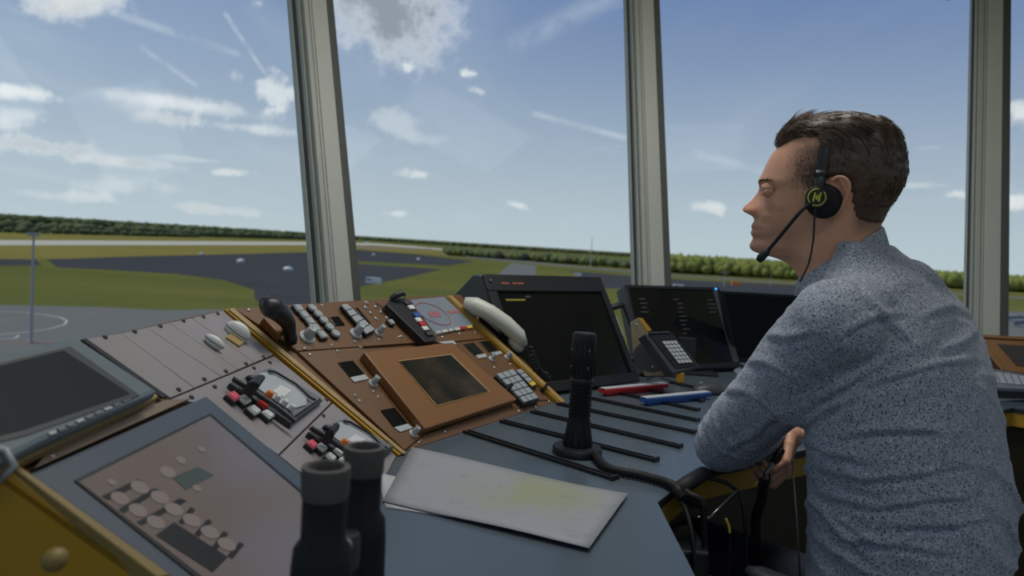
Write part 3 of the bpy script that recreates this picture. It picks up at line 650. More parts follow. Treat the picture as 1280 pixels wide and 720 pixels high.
L.slab('status_field', [z2(685, 450), z2(900, 330), z2(935, 345), z2(710, 465)], .0143, .0149, M['softdark'], bevel=0)
L.slab('status_field', [z2(780, 515), z2(870, 450), z2(1140, 625), z2(1065, 700)], .0143, .0149, M['softdark'], bevel=0)
for X, Y in ((600, 330), (700, 275), (690, 390), (800, 325), (780, 450), (870, 385), (960, 440), (1050, 500), (1135, 560)): skey(X, Y, 46)
for X, Y, w in ((840, 200, 40), (905, 140, 26), (1010, 85, 20), (985, 280, 22), (560, 250, 22)): skey(X, Y, w)
L.slab('status_field', [z2(860, 225), z2(990, 175), z2(1070, 215), z2(930, 290)], .0143, .0147, pm('soft_teal', (.07, .09, .085), .3), bevel=0)
# recessed monitor at the left edge, on a raised housing
L.slab('monitor_housing', [(-90, 470), (97, 424), (200, 495), (55, 563), (-30, 604), (-120, 560)], .0005, .016, M['beige'], bevel=.003)
L.slab('monitor_bezel', [(-88, 464), (95, 420), (199, 489), (52, 552), (-30, 595), (-115, 555)], .0165, .034, M['paleframe'], bevel=.006, label='thick blue-grey monitor frame')
L.slab('monitor_inner_frame', [(-70, 470), (88, 433), (175, 494), (30, 545), (-20, 557), (-80, 525)], .0342, .0352, M['dgrey'], bevel=0)
L.slab('monitor_screen', [(-70, 474), (80, 438), (163, 492), (32, 536), (-14, 548), (-75, 520)], .0353, .0358, M['skyglass'], bevel=0, label='dark monitor glass')
for k in range(9):
    x = 60+k*11.5; y = 541-k*5.1
    L.slab('label_plate', [(x, y), (x+8, y-3.5), (x+12, y-1), (x+4, y+2.5)], .0342, .0348, M['mgrey'] if k % 3 else M['lgrey'], bevel=0)
L.slab('trim_plate', [(206, 499.5), (238, 498), (42, 586), (58, 566)], .0005, .003, pm('brown_beige_plate', (.20, .15, .105), .5), bevel=.0006)
for a0_ in ((905, 455, 965, 380), (985, 515, 1050, 440), (1070, 585, 1130, 500), (1150, 625, 1210, 555)):
    L.slab('status_field', [z2(a0_[0]-12, a0_[1]-8), z2(a0_[2]-12, a0_[3]-6), z2(a0_[2]+12, a0_[3]+8), z2(a0_[0]+12, a0_[1]+8)], .0143, .0149, M['softdark'], bevel=0)
L.slab('edge_slot', [(102, 424), (108, 423), (209, 494), (203, 497)], .0, .003, M['black'], bevel=0)
q = MB(); p0 = PL.pt(-4, 604, .01); q.tube([p0, p0+PL.n*.022+Vector((.003, 0, 0)), p0+PL.n*.028+eyL*.012, p0+PL.n*.022+eyL*.024, p0+eyL*.028], .003, 10); q.build('grab_handle', M['lgrey'], lc, 'all')
# white rounded lamps
for (x, y, l_, w_, hh) in ((297, 415, .024, .012, .018), (268, 427.5, .018, .008, .010)):
    p0 = PL.pt(x, y, .008); axd = (exL*.25-eyL).normalized(); q = MB(); q.ell(p0, (l_, w_, hh), (axd, PL.n.cross(axd), PL.n)); q.ell(p0+PL.n*.001, (l_*1.04, w_*1.06, .003), (axd, PL.n.cross(axd), PL.n), mi=1)
    q.build('warning_lamp', [M['white'], M['mgrey']], lc, 'all')
L.slab('lamp_base', [(283, 421), (295, 411), (310, 425), (300, 432)], 0, .004, M['beige'])
# two line-selector modules with clear lids
def module(dx, dy, s, n_red):
    def T(p): return (dx+(p[0]-300)*s, dy+(p[1]-460)*s)
    def S(nm, poly, h0, h1, mt, bev=.0008): return L.slab(nm, [T(p) for p in poly], h0, h1, M[mt], bevel=bev)
    S('module_base', [(287, 478), (338, 461), (404, 500), (365, 529)], .0005, .010, 'dgrey', .002)
    S('module_top', [(300, 474), (338, 459), (402, 497), (368, 520)], .0105, .014, 'mgrey', .002)
    S('module_lid', [(308, 475), (328, 465), (345, 466), (384, 490), (383, 506), (362, 512)], .0145, .0165, 'lgrey', .003)
    S('module_label', [(341, 489), (351, 481), (365, 488), (355, 496)], .017, .0178, 'white', 0)
    q = MB(); q.tube([PL.pt(*T(p), .02) for p in ((336, 464), (344, 465), (370, 480), (388, 497), (394, 500))], .0022, 8); q.build('lid_edge', M['black'], lc, True)
    q = MB(); q.tube([PL.pt(*T(p), .02) for p in ((291, 473), (312, 486), (345, 508), (369, 527))], .0042, 8); q.build('front_rail', M['black'], lc, True)
    q = MB(); q.tube([PL.pt(*T(p), h) for p, h in (((309, 491), .02), ((316, 482), .036), ((324, 473), .034))], [.006, .007, .006], 10, flat=(PL.n, 1.6)); q.ell(PL.pt(*T((313, 473)), .026), (.008, .006, .005)); q.build('clamp', M['black'], lc, True)
    for k, (x, y) in enumerate(((335, 495), (345, 500), (354, 506), (363, 512))):
        x, y = T((x, y)); pp = PL.pt(x, y, .0165); q = MB(); r_ = .0052 if k else .0062; q.lathe(pp, [(r_, 0), (r_, .006), (r_*.7, .009)], 12, (exL, eyL, PL.n)); q.build('push_button', M['orangekey' if k == 0 else 'white'], lc, True)
    for k, (x, y, mt) in enumerate(((288, 501, 'pink'), (301, 505, 'white'), (312, 498, 'white'), (299, 494, 'dgrey'), (313, 518, 'white'), (324, 511, 'red' if n_red else 'white'), (331, 523, 'white'), (343, 515, 'white'))):
        x, y = T((x, y)); L.sqkey(x, y, w=.021*s, hgt=.012, mat=M[mt], wy=.016*s)
module(300, 460, 1.0, 1)
module(397, 523, .92, 0)

# ------------------------------------------------------------------ black handset on the centre console (top left)
bh = thing('phone_handset', PC.pt(370, 425), 'black telephone handset upright in its cradle on the brown console top', 'handset')
P = [PC.pt(x, y, h) for x, y, h in ((333, 385, .075), (341, 384, .075), (352, 392, .06), (360, 404, .045), (363, 418, .02), (365, 428, .012))]
q = MB(); q.tube(P, [.015, .019, .018, .014, .011, .010], 14, flat=(PC.n, 1.35)); q.build('grip', M['black'], bh, 'all')
q = MB(); q.ell(PC.pt(341, 383, .078), (.024, .019, .017), (exC, eyC, PC.n), 18, 12); q.build('earpiece', M['black'], bh, 'all')
q = MB(); pts = []
for k in range(60):
    u = k/59; c0 = PC.pt(361+5*u, 408+20*u, .012); a = u*2*math.pi*7; pts.append(c0+exC*.009*math.cos(a)+PC.n*.009*math.sin(a))
q.tube(pts, .0025, 6); q.build('coiled_cord', M['black'], bh, 'all')
C.slab('handset_cradle', [z3(440, 180), z3(490, 172), z3(580, 262), z3(548, 298)], 0, .018, M['orange'], bevel=.002)
# ------------------------------------------------------------------ white handset behind the centre console
wh = thing('phone_handset', PC.pt(650, 440), 'white telephone handset leaning on the right edge of the brown console', 'handset')
PH = Pan(PC.P, PC.n)
P = [PC.pt(x, y, h) for x, y, h in ((580, 377, .030), (593, 381, .040), (612, 391, .048), (632, 405, .048), (648, 420, .040), (655, 432, .028))]
q = MB(); q.tube(P, [.012, .021, .022, .022, .021, .012], 18, flat=(PC.n, 1.1)); q.build('grip', M['cream'], wh, 'all')
q = MB(); q.ell(PC.pt(594, 388, .022), (.026, .019, .019), ((P[1]-P[0]).normalized(), PC.n.cross((P[1]-P[0]).normalized()), PC.n), 18, 12); q.build('earpiece', M['cream'], wh, 'all')
q = MB(); q.ell(PC.pt(645, 430, .018), (.027, .018, .018), ((P[4]-P[3]).normalized(), PC.n.cross((P[4]-P[3]).normalized()), PC.n), 18, 12); q.build('mouthpiece', M['cream'], wh, 'all')
q = MB(); a_ = PC.pt(600, 395, .004); b_ = PC.pt(650, 438, .004); ax = ((b_-a_).normalized(), PC.n.cross((b_-a_).normalized()), PC.n); q.box((a_+b_)/2+PC.n*.002, ((b_-a_).length, .03, .012), ax); q.build('cradle', M['black'], wh, bevel=.003)
q = MB(); pts = []
P0 = atd(662, 437, 2.0); P1 = atd(683, 470, 2.02)
for k in range(110):
    u = k/109; c0 = P0.lerp(P1, u)+Vector((0, 0, -.02*math.sin(u*3.1))); a = u*2*math.pi*13; pts.append(c0+Vector((math.cos(a), 0, math.sin(a)))*.010)
q.tube([PC.pt(655, 432, .03)]+pts, .0025, 6); q.build('coiled_cord', M['black'], wh, 'all')

# ------------------------------------------------------------------ monitors
def quad_face(a, b, c, d): return [a, b, c, d]
TL, TR = atz(601, 344.5, 1.06), atz(748, 348, 1.06); BR = atz(797, 478, ZD+.006); BLm = BR-(TR-TL)
mo = thing('monitor', (BR+BLm)/2-Vector((0, 0, .006)), 'large black console monitor in thick tilted housing behind the central microphone', 'monitor')
wx = (TR-TL).normalized(); bk = Vector((-wx.y, wx.x, 0)); 
PM = pan3(BLm, BR, TR)
prof = [BLm, TL, TL+bk*.035, TL+bk*.16+Vector((0, 0, -.10)), BLm+bk*.30]
q = MB(); q.prism(prof, TR-TL); q.build('housing', M['dgrey'], mo, bevel=.004)
fu = (TL-BLm).normalized()
def mq(pan_o, wxx, fuu, nn, x0, x1, y0, y1, h0, h1, org): 
    P = [org+wxx*x0+fuu*y0+nn*h1, org+wxx*x1+fuu*y0+nn*h1, org+wxx*x1+fuu*y1+nn*h1, org+wxx*x0+fuu*y1+nn*h1]; return P, -nn*(h1-h0)
W1 = (TR-TL).length; H1 = (TL-BLm).length
def mface(root, org, wxx, fuu, nn, name, x0, x1, y0, y1, h0, h1, mat, bevel=.001, label=None):
    P, o_ = mq(None, wxx, fuu, nn, x0, x1, y0, y1, h0, h1, org); q = MB(); q.prism(P, o_); return q.build(name, mat, root, bevel=bevel, label=label)
mf = lambda *a, **k: mface(mo, BLm, wx, fu, PM.n, *a, **k)
mf('top_bezel', 0, W1, H1-.052, H1, .0005, .012, M['black'], .003)
mf('side_bezel', 0, .030, .03, H1-.0525, .0005, .012, M['black'], .002)
mf('side_bezel', W1-.022, W1, .03, H1-.0525, .0005, .012, M['black'], .002)
mf('bottom_bezel', 0, W1, 0, .0295, .0005, .012, M['black'], .002)
mf('screen', .0305, W1-.0225, .03, H1-.053, .0005, .003, M['glassblack'], 0, label='almost black screen')
M['redtext'] = pm('dim_red_lettering', (.35, .08, .05), .5); M['oliv'] = pm('dim_yellow_status_bar', (.20, .17, .02), .5, emis=.12); M['dimtext'] = pm('dim_screen_text', (.05, .05, .052), .5, emis=.03)
for x0, x1 in ((.055, .085), (.098, .112), (.115, .14)): mf('lettering', x0, x1, H1-.031, H1-.026, .0122, .0126, M['redtext'], 0)
mf('status_bar', .06, .135, H1-.079, H1-.073, .0032, .0034, M['oliv'], 0)
mf('status_bar', .14, .16, H1-.069, H1-.063, .0032, .0034, M['dimtext'], 0)
q = MB(); q.lathe(BLm+wx*.018+fu*(H1-.022)+PM.n*.012, [(.006, 0), (.006, .003), (.003, .004)], 12, (wx, fu, PM.n)); q.build('lock_screw', M['dgrey'], mo, True)
# grab handle on the right side
h0_ = atd(770, 398, 2.33); ha = BR+fu*.25+wx*.002; hb = BR+fu*.075+wx*.002; ov = wx*.048+PM.n*.022
q = MB(); q.tube([ha, ha+ov*.9+fu*.004, ha+ov-fu*.012, hb+ov+fu*.012, hb+ov*.9-fu*.004, hb], [.0105, .0105, .010, .010, .0105, .0105], 12); q.build('grab_handle', M['black'], mo, True)
q = MB(); q.prism([ha+wx*.004-fu*.03, ha+wx*.016-fu*.03, hb+wx*.016+fu*.08, hb+wx*.004+fu*.08], -PM.n*.003); q.build('side_label', M['lgrey'], mo)

def flatmon(tl, tr, bl, br, zt, zb, label, marks, led=False):
    a, b, c, d = atz(*tl, zt), atz(*tr, zt), atz(*br, zb), atz(*bl, zb)
    root = thing('monitor', ((c+d)/2).xy.to_3d()+Vector((0, 0, ZD)), label, 'monitor')
    c = d + (b-a)
    w = (b-a).normalized(); u = (a-d); H = u.length; u.normalize(); n = w.cross(u).normalized()
    if n.dot(CO-a) < 0: n = -n
    W = (b-a).length
    F_ = lambda *k, **kk: mface(root, d, w, u, n, *k, **kk)
    F_('housing', 0, W, 0, H, -.045, 0, M['dgrey'], .003)
    F_('top_bezel', 0, W, H-.012, H, .0003, .006, M['black']); F_('bottom_bezel', 0, W, 0, .018, .0003, .006, M['black'])
    F_('side_bezel', 0, .012, .0182, H-.0122, .0003, .006, M['black']); F_('side_bezel', W-.028, W, .0182, H-.0122, .0003, .006, M['dgrey'])
    F_('screen', .0122, W-.0282, .0183, H-.0123, .0003, .002, M['glassblack'], 0)
    q = MB(); m_ = (c+d)/2-n*.05; q.box((m_.x, m_.y, ZD+.006), (.2, .14, .011)); q.box((m_.x, m_.y, ZD+.06), (.06, .03, .12)); q.build('stand', M['black'], root, bevel=.003)
    for (x, y, ww, hh) in marks: F_('screen_text', x*W, (x+ww)*W, y*H, (y+hh)*H, .0022, .0024, M['dimtext'], 0)
    if led: F_('power_light', W*.955, W*.98, H-.0125, H-.004, .0062, .008, pm('blue_led', (.05, .3, .8), .4, emis=1.2, ecol=(.05, .35, .9)), .0005)
    return root
marks = []
rr = random.Random(3)
for col, xs in ((.12, 2), (.48, 3), (.83, 2)):
    for k in range(9 if xs == 3 else 4):
        marks.append((col+rr.uniform(-.02, .02), .83-k*.052, rr.uniform(.04, .09), .012))
flatmon((780, 356.7), (896, 360), (804, 466), (919, 460), 1.035, ZD+.015, 'black flat monitor with faint text and blue light, behind the keypad phone', marks, True)
flatmon((900.5, 363), (1005, 369), (917, 452), (1020, 458), 1.036, ZD+.025, 'plain dark flat monitor half hidden by the man\'s shoulder', [])

# ------------------------------------------------------------------ keypad phone on a brass bracket
bp = thing('keypad_phone', atz(845, 473, ZD), 'dark keypad phone tilted on a brass bracket between the black monitors', 'phone')
PP = pan3(atd(806, 416, 2.10), atd(840, 415, 2.16), atd(840, 466, 2.08))
def pslab(name, poly, h0, h1, mat, bevel=.001, label=None): q = MB(); PP.slab(q, poly, h0, h1); return q.build(name, mat, bp, bevel=bevel, label=label)
def z7(X, Y): return (700+.2031*X, 340+.2031*Y)
pslab('body', [z7(520, 382), z7(690, 372), z7(862, 582), z7(695, 622)], -.032, 0, M['dgrey'], .003)
pslab('fascia', [z7(545, 378), z7(690, 374), z7(848, 572), z7(712, 592)], .0003, .003, M['black'], .001)
class _K: pass
kc = _K(); kc.slab = lambda name, poly, h0, h1, mat, bevel=.0006: pslab(name, poly, h0, h1, mat, bevel)
keygrid(kc, [z7(626, 424), z7(716, 419), z7(820, 557), z7(732, 563)], 4, 6, .0032, .007, 'lgrey', .09)
pslab('line_key', [z7(548, 368), z7(598, 366), z7(606, 376), z7(556, 378)], .0032, .007, M['dgrey'])
pslab('line_key', [z7(604, 366), z7(676, 364), z7(684, 373), z7(612, 375)], .0032, .007, M['dgrey'])
M['brass'] = pm('brass_coloured_bracket', (.20, .17, .11), .45, .3); 
PB = pan3(atd(788, 402, 2.22), atd(812, 412, 2.22), atd(806, 466, 2.20))
q = MB(); PB.slab(q, [z7(432, 312), z7(478, 284), z7(508, 290), z7(545, 375), z7(600, 470), z7(660, 640), z7(520, 640), z7(490, 520), z7(450, 500)], -.004, 0); q.build('bracket', M['brass'], bp, bevel=.001, label='brass-coloured bracket plate')
q = MB(); PB.slab(q, [z7(478, 282), z7(508, 284), z7(566, 358), z7(540, 366)], -.03, .001); q.build('bracket_flange', M['yellow'], bp, bevel=.001, label='yellow bracket flange')
q = MB(); q.lathe(PB.pt(*z7(545, 520), .001), [(.045, 0), (.045, .006), (.01, .007)], 28, (cR, cU, PB.n)); q.build('pivot_disc', M['dgrey'], bp, True)
for X, Y in ((470, 325), (570, 583)): q = MB(); q.lathe(PB.pt(X*.2031+700, Y*.2031+340, .008), [(.004, 0), (.004, .002), (.001, .003)], 10, (cR, cU, PB.n)); q.build('screw', M['chrome'], bp, True)
q = MB(); p0 = atz(850, 470, ZD+.02); q.box(p0+Vector((0, 0, -.005)), (.024, .02, .03)); q.build('foot', M['yellow'], bp, bevel=.002, label='yellow foot')
q = MB(); p0 = atz(828, 470, ZD); q.box(p0+Vector((0, .03, .004)), (.12, .10, .008)); q.build('base_plate', M['black'], bp, bevel=.002)

# ------------------------------------------------------------------ strip holders, mouse, papers
def holder(a, b, wd, mat, label):
    A_, B_ = atz(*a, ZD+.02), atz(*b, ZD+.02); t = (B_-A_).normalized(); n = Vector((-t.y, t.x, 0)); Ln = (B_-A_).length; zz = Vector((0, 0, 1)); c = (A_+B_)/2+n*wd/2-Vector((0, 0, .02))
    r_ = thing('strip_holder', c, label, 'strip holder', None)
    q = MB(); q.box(c+zz*.0125, (Ln, wd, .008), (t, n, zz)); q.box(c+zz*.0145-n*(wd/2-.002), (Ln, .004, .012), (t, n, zz)); q.box(c+zz*.0145+n*(wd/2-.002), (Ln, .004, .012), (t, n, zz)); q.box(c+zz*.0042, (Ln*.9, wd*.5, .008), (t, n, zz)); q.build('tray', mat, r_, bevel=.001)
    q = MB(); q.box(c+zz*.0215, (Ln*.985, wd-.0045, .0024), (t, n, zz)); q.build('paper_strip', M['paper'], r_, label='white paper strip')
holder((757, 487.5), (836, 480), .028, M['red'], 'red flight strip holder with white strip, lying near the large monitor')
holder((809, 499), (890, 491), .028, M['blue'], 'blue flight strip holder with white strip, lying nearest the man')
ms = thing('computer_mouse', atz(888, 486, ZD), 'black computer mouse on the desk by the man\'s sleeve', 'mouse')
c = atz(886, 487, ZD+.012); q = MB(); ax = (Vector((.9, .43, 0)), Vector((-.43, .9, 0)), Vector((0, 0, 1)))
q.ell(c+Vector((0, 0, -.003)), (.058, .031, .024), ax, 24, 14)
q.v = [(v[0], v[1], max(v[2], ZD+.001)) for v in q.v]; q.build('shell', M['dgrey'], ms, 'all')
q = MB(); q.ell(c+ax[0]*-.03+Vector((0, 0, .018)), (.009, .0035, .006), ax, 12, 8); q.build('scroll_wheel', M['mgrey'], ms, 'all')
q = MB(); q.tube([c-ax[0]*.055, atz(845, 478, ZD+.004), atz(820, 470, ZD+.004), atz(808, 474, ZD+.004)], .002, 6); q.build('cable', M['black'], ms, 'all')
# folded chart
m, nt, b, _ = new_mat('printed_aeronautical_chart'); t = nd(nt, 'ShaderNodeTexCoord').outputs['Object']
gc = PD.pt(665, 618); vm = nd(nt, 'ShaderNodeVectorMath', operation='DISTANCE'); nt.links.new(t, vm.inputs[0]); vm.inputs[1].default_value = (gc.x, gc.y, ZD)
g1 = mth(nt, 'MULTIPLY', smooth(nt, vm.outputs['Value'], .17, .03), smooth(nt, noise_(nt, t, 9, 4), .3, .6))
c_ = mixc(nt, g1, (.30, .315, .345), (.29, .31, .20)); ln = smooth(nt, noise_(nt, t, 24, 9, .78), .55, .62)
c_ = mixc(nt, mth(nt, 'MULTIPLY', ln, .45), c_, (.22, .24, .28)); nt.links.new(c_, b.inputs['Base Color']); b.inputs['Roughness'].default_value = .55; M['chart'] = m
def sheet(poly, h, mat, name, label, cat, curl=.004, nx=14, ny=10):
    a, b, c, d = [PD.pt(x, y, h) for x, y in poly]; q = MB(); vs_ = []
    for top in (1, 0):
        for j in range(ny+1):
            for i in range(nx+1):
                u, v = i/nx, j/ny; p = (a*(1-u)+b*u)*(1-v)+(d*(1-u)+c*u)*v
                vs_.append(p+Vector((0, 0, curl*(.5+.5*math.sin(u*5.2+1)*math.cos(v*3.0))+ (.0 if top else -.0006)+curl*2*max(0, u-.85))))
    N = (nx+1)*(ny+1); fs = []
    for j in range(ny):
        for i in range(nx):
            k = j*(nx+1)+i; fs.append((k, k+nx+1, k+nx+2, k+1)); fs.append((N+k, N+k+1, N+k+nx+2, N+k+nx+1))
    bd = [i for i in range(nx+1)]+[j*(nx+1)+nx for j in range(1, ny+1)]+[ny*(nx+1)+i for i in range(nx-1, -1, -1)]+[j*(nx+1) for j in range(ny-1, 0, -1)]
    for k in range(len(bd)): i0, i1 = bd[k], bd[(k+1) % len(bd)]; fs.append((i0, i1, N+i1, N+i0))
    q.add(vs_, fs); return tag(q.build(name, mat, smooth_='all'), label, cat)
sheet([(515, 561), (785, 619), (736, 688), (478, 626)], .0035, M['chart'], 'chart', 'large printed chart with green and yellow patch spread on the desk', 'chart')
sheet([(470, 590), (560, 612), (715, 668), (482, 634)], .0012, M['paper'], 'paper_sheet', 'pale paper sheet showing under the edge of the printed chart', 'paper', .0006)

# ------------------------------------------------------------------ desk microphone
mc = PD.pt(721, 567)
mi = thing('desk_microphone', mc, 'black ribbed stick microphone standing upright on round base', 'microphone')
q = MB(); q.lathe(mc, [(.048, 0), (.0485, .003), (.0485, .012), (.046, .0155), (.026, .017)], 40); q.build('base', M['black'], mi, True)
pr = [(.028, .0172), (.0285, .024), (.0245, .042), (.0215, .06), (.0205, .075)]
for k in range(10):
    z = .076+k*.0072; pr += [(.0218, z), (.0222, z+.0028), (.0192, z+.0038), (.0192, z+.0066)]
pr += [(.0215, .15), (.0232, .156), (.0242, .215), (.0236, .234), (.021, .2385), (.004, .2395)]
q = MB(); q.lathe(mc, pr, 40)
q.build('grip', M['rubber'], mi, True)
for k in range(12):
    a = 2*math.pi*k/12; q = MB(); d_ = Vector((math.cos(a), math.sin(a), 0)); q.tube([mc+d_*.0290+Vector((0, 0, .02)), mc+d_*.0238+Vector((0, 0, .045)), mc+d_*.0212+Vector((0, 0, .068))], [.0012, .0012, .0008], 6); q.build('rib', M['rubber'], mi, 'all')
for k in range(8):                              # small guide lugs on the upper grip
    a = 2*math.pi*(k//2)/4+.35; d_ = Vector((math.cos(a), math.sin(a), 0)); z_ = (.172, .205)[k % 2]
    q = MB(); q.ell(mc+d_*.0236+Vector((0, 0, z_)), (.0035, .0028, .0045), (d_, Vector((-d_.y, d_.x, 0)), Vector((0, 0, 1))), 10, 6); q.build('lug', M['dgrey'], mi, 'all')
for k in range(16):
    a = 2*math.pi*k/16; q = MB(); d_ = Vector((math.cos(a), math.sin(a), 0)); q.tube([mc+d_*.0238+Vector((0, 0, .157)), mc+d_*.0244+Vector((0, 0, .214))], .0009, 5); q.build('rib', M['rubber'], mi, 'all')
q = MB(); q.lathe(mc, [(.0232, .1445), (.0232, .1495), (.0226, .151)], 40); q.build('collar_ring', M['black'], mi, True)
cp = [mc+Vector((.03, -.03, .010)), PD.pt(760, 585, .009), PD.pt(800, 594, .009), PD.pt(832, 603, .009), PD.pt(846, 611, .010), PD.pt(852, 620, .004), PD.pt(852, 628, -.05)+Vector((.03, 0, 0)), PD.pt(852, 628, -.2)+Vector((.04, 0, 0)), PD.pt(852, 628, -.5)+Vector((.04, 0, 0))]
def spline(P, n=8):
    P = [Vector(p) for p in P]; out_ = []
    for i in range(len(P)-1):
        a, b, c, d = P[max(i-1, 0)], P[i], P[i+1], P[min(i+2, len(P)-1)]
        for k in range(n):
            t = k/n; out_.append(.5*((2*b)+(c-a)*t+(2*a-5*b+4*c-d)*t*t+(3*b-a-3*c+d)*t**3))
    return out_+[P[-1]]
q = MB(); sp = spline(cp, 14); q.tube(sp, [.0088 if k % 2 else .0074 for k in range(len(sp))], 10); q.build('cable', M['rubber'], mi, True)

# ------------------------------------------------------------------ binoculars
bn = thing('binoculars', (-.14, .66, ZD), 'black binoculars standing on end in the near foreground, eyecups up', 'binoculars')
def barrel(x, yt, d, r, zb=ZD+.001):
    c = atd(x, yt, d); c0 = Vector((c.x, c.y, 0)); h = c.z; q = MB()
    q.lathe(c0, [(r*1.42, zb), (r*1.45, zb+.02), (r*1.42, zb+.035), (r*1.35, zb+.05), (r*1.28, h-.085), (r*1.2, h-.068), (r*.93, h-.060), (r*.93, h-.026)], 36); q.build('barrel', M['rubber'], bn, True)
    q = MB(); q.lathe(c0, [(r*.95, h-.0258), (r*1.0, h-.022), (r*1.0, h-.014), (r*1.04, h-.006), (r*1.0, h), (r*.78, h+.0005), (r*.68, h-.003), (r*.64, h-.022), (r*.03, h-.023)], 36, mi=0); q.build('eyecup', M['eyecup'], bn, True)
    q = MB(); q.lathe(c0, [(r*.6, h-.0228), (r*.45, h-.0215), (r*.05, h-.021)], 24); q.build('lens', M['glassblack'], bn, True)
    return c0, h
M['eyecup'] = pm('grey_rubber_eyecup', (.075, .07, .065), .7)
c1, h1 = barrel(408, 583, .62, .0195); c2, h2 = barrel(456, 558, .70, .0185)
q = MB(); mid = (c1+c2)/2; t = (c2-c1).normalized(); n = Vector((-t.y, t.x, 0))
q.box(mid+Vector((0, 0, h1-.105)), (.045, .022, .05), (t, n, Vector((0, 0, 1)))); q.box(mid+Vector((0, 0, h1-.17)), (.045, .02, .03), (t, n, Vector((0, 0, 1)))); q.build('bridge', M['rubber'], bn, bevel=.004)
q = MB(); q.lathe(mid+Vector((0, 0, h1-.10))-n*.004, [(.011, 0), (.012, .004), (.012, .024), (.011, .03), (.002, .031)], 24); q.build('focus_wheel', M['dgrey'], bn, True)
q = MB(); q.ell(c1+t*.022+Vector((0, 0, h1-.073))-n*.012, (.005, .005, .006)); q.build('strap_lug', M['mgrey'], bn, 'all')

# ------------------------------------------------------------------ right-hand corner items
P0 = atz(1216, 462, ZD+.002); 
rc = thing('control_console', atz(1262, 470, ZD), 'small orange-brown console with dark screen at the right edge, behind the man', 'console')
PR = pan3(atd(1226, 418, 2.80), atd(1300, 424, 2.72), atd(1262, 466, 2.70))
def rslab(name, poly, h0, h1, mat, bevel=.002, label=None): q = MB(); PR.slab(q, poly, h0, h1); return q.build(name, mat, rc, bevel=bevel, label=label)
rslab('face', [(1214, 417.5), (1340, 424), (1372, 478), (1252, 463)], -.02, 0, M['orange'])
rslab('rim', [(1214, 417.5), (1222, 418), (1258, 463), (1252, 463)], .0003, .008, M['orange'], label='orange rim')
rslab('rim', [(1224, 418), (1340, 424), (1342, 428), (1226, 421.5)], .0003, .008, M['orange'])
rslab('screen', [(1247, 430), (1340, 436), (1360, 464), (1271, 457)], .0003, .003, M['screen_d'], .0005, label='dark screen')
tp = [PR.pt(x, y, -.02) for x, y in ((1214, 417.5), (1340, 424), (1372, 478), (1252, 463))]
wedge('console_body', tp, rc, M['brown'])
kb = thing('keyboard', atz(1262, 480, ZD), 'grey computer keyboard in front of the small right-hand console', 'keyboard')
PKB = pan3(atd(1238, 461, 2.60), atd(1320, 474.5, 2.54), atd(1262, 486, 2.40))
q = MB(); PKB.slab(q, [(1222, 466), (1238, 460.5), (1345, 478), (1345, 488.5), (1243, 484)], -.013, 0); q.build('base', M['mgrey'], kb, bevel=.003)
wedge('tilted_stand', [PKB.pt(x, y, -.0135) for x, y in ((1226, 466.5), (1239, 462), (1342, 478.5), (1342, 487), (1245, 483))], kb, M['black'])
class KB2:
    def slab(s, name, poly, h0, h1, mat, bevel=.0006): q = MB(); PKB.slab(q, poly, h0, h1); q.build(name, mat, kb, bevel=bevel)
keygrid(KB2(), [(1234, 463), (1330, 477), (1330, 484.5), (1242, 477.5)], 10, 4, .0003, .005, 'lgrey', .1)
sheet([(1240, 487), (1330, 491), (1330, 503), (1249, 497)], .001, M['paper'], 'paper_sheet', 'white sheet of paper on the desk at the right edge', 'paper', .0008, 6, 4)
sheet([(1236, 484), (1262, 486), (1280, 500), (1246, 501)], .003, M['paper'], 'paper_sheet', 'second white sheet lying on the right-hand desk near his back', 'paper', .0008, 6, 4)
# ------------------------------------------------------------------ the man
man = thing('person', (.62, 1.2, 0), 'man with short brown hair in a speckled blue-grey shirt, seated leaning on the desk', 'person')
VD = ray(1028, 254).normalized(); HD = 1.27
HX = -(cR - VD*cR.dot(VD)).normalized(); HY = -VD; HZ = HY.cross(HX).normalized()
HZ = -HZ if HZ.dot(cU) < 0 else HZ
HO = atd(1027.8, 254.2, HD); HS = .3195*HD/FPX
def hp(X, Y, y=0.0):                          # head profile point: X forward/back, Y up/down (profile units), y towards his left
    return HO + HX*((400-X)*HS) + HZ*((420-Y)*HS) + HY*y
def gsm(a, s):
    k = np.exp(-.5*(np.arange(-3*s, 3*s+1)/s)**2); k /= k.sum(); n = len(k)//2
    return np.convolve(np.concatenate([2*a[0]-a[n:0:-1], a, 2*a[-1]-a[-2:-n-2:-1]]), k, 'valid')
FT = [(96, 440), (100, 395), (108, 345), (118, 312), (135, 282), (165, 250), (200, 226), (230, 203), (270, 184), (305, 170), (325, 160), (337, 158), (350, 163), (366, 169), (385, 172), (405, 174), (430, 172), (455, 166), (470, 156), (482, 150), (495, 146), (506, 138), (514, 134), (519, 137), (523, 149), (527, 140), (534, 134), (543, 134), (552, 143), (560, 147), (570, 141), (582, 134), (594, 132), (604, 136), (613, 146), (621, 166), (629, 200), (640, 243), (655, 275), (675, 300), (700, 318), (760, 345), (800, 360)]
BT = [(96, 470), (100, 515), (108, 550), (118, 578), (135, 606), (165, 636), (200, 655), (240, 668), (290, 676), (330, 672), (370, 660), (410, 644), (440, 630), (480, 618), (520, 610), (560, 606), (620, 606), (700, 612), (800, 622)]
WT = [(96, .010), (100, .028), (108, .043), (118, .053), (135, .062), (165, .069), (200, .073), (260, .0765), (320, .0765), (380, .0745), (420, .072), (470, .069), (520, .067), (560, .0655), (590, .064), (615, .0625), (640, .061), (700, .060), (800, .064)]
CT = [(96, 455), (200, 450), (300, 440), (420, 430), (520, 420), (620, 430), (700, 465), (800, 490)]
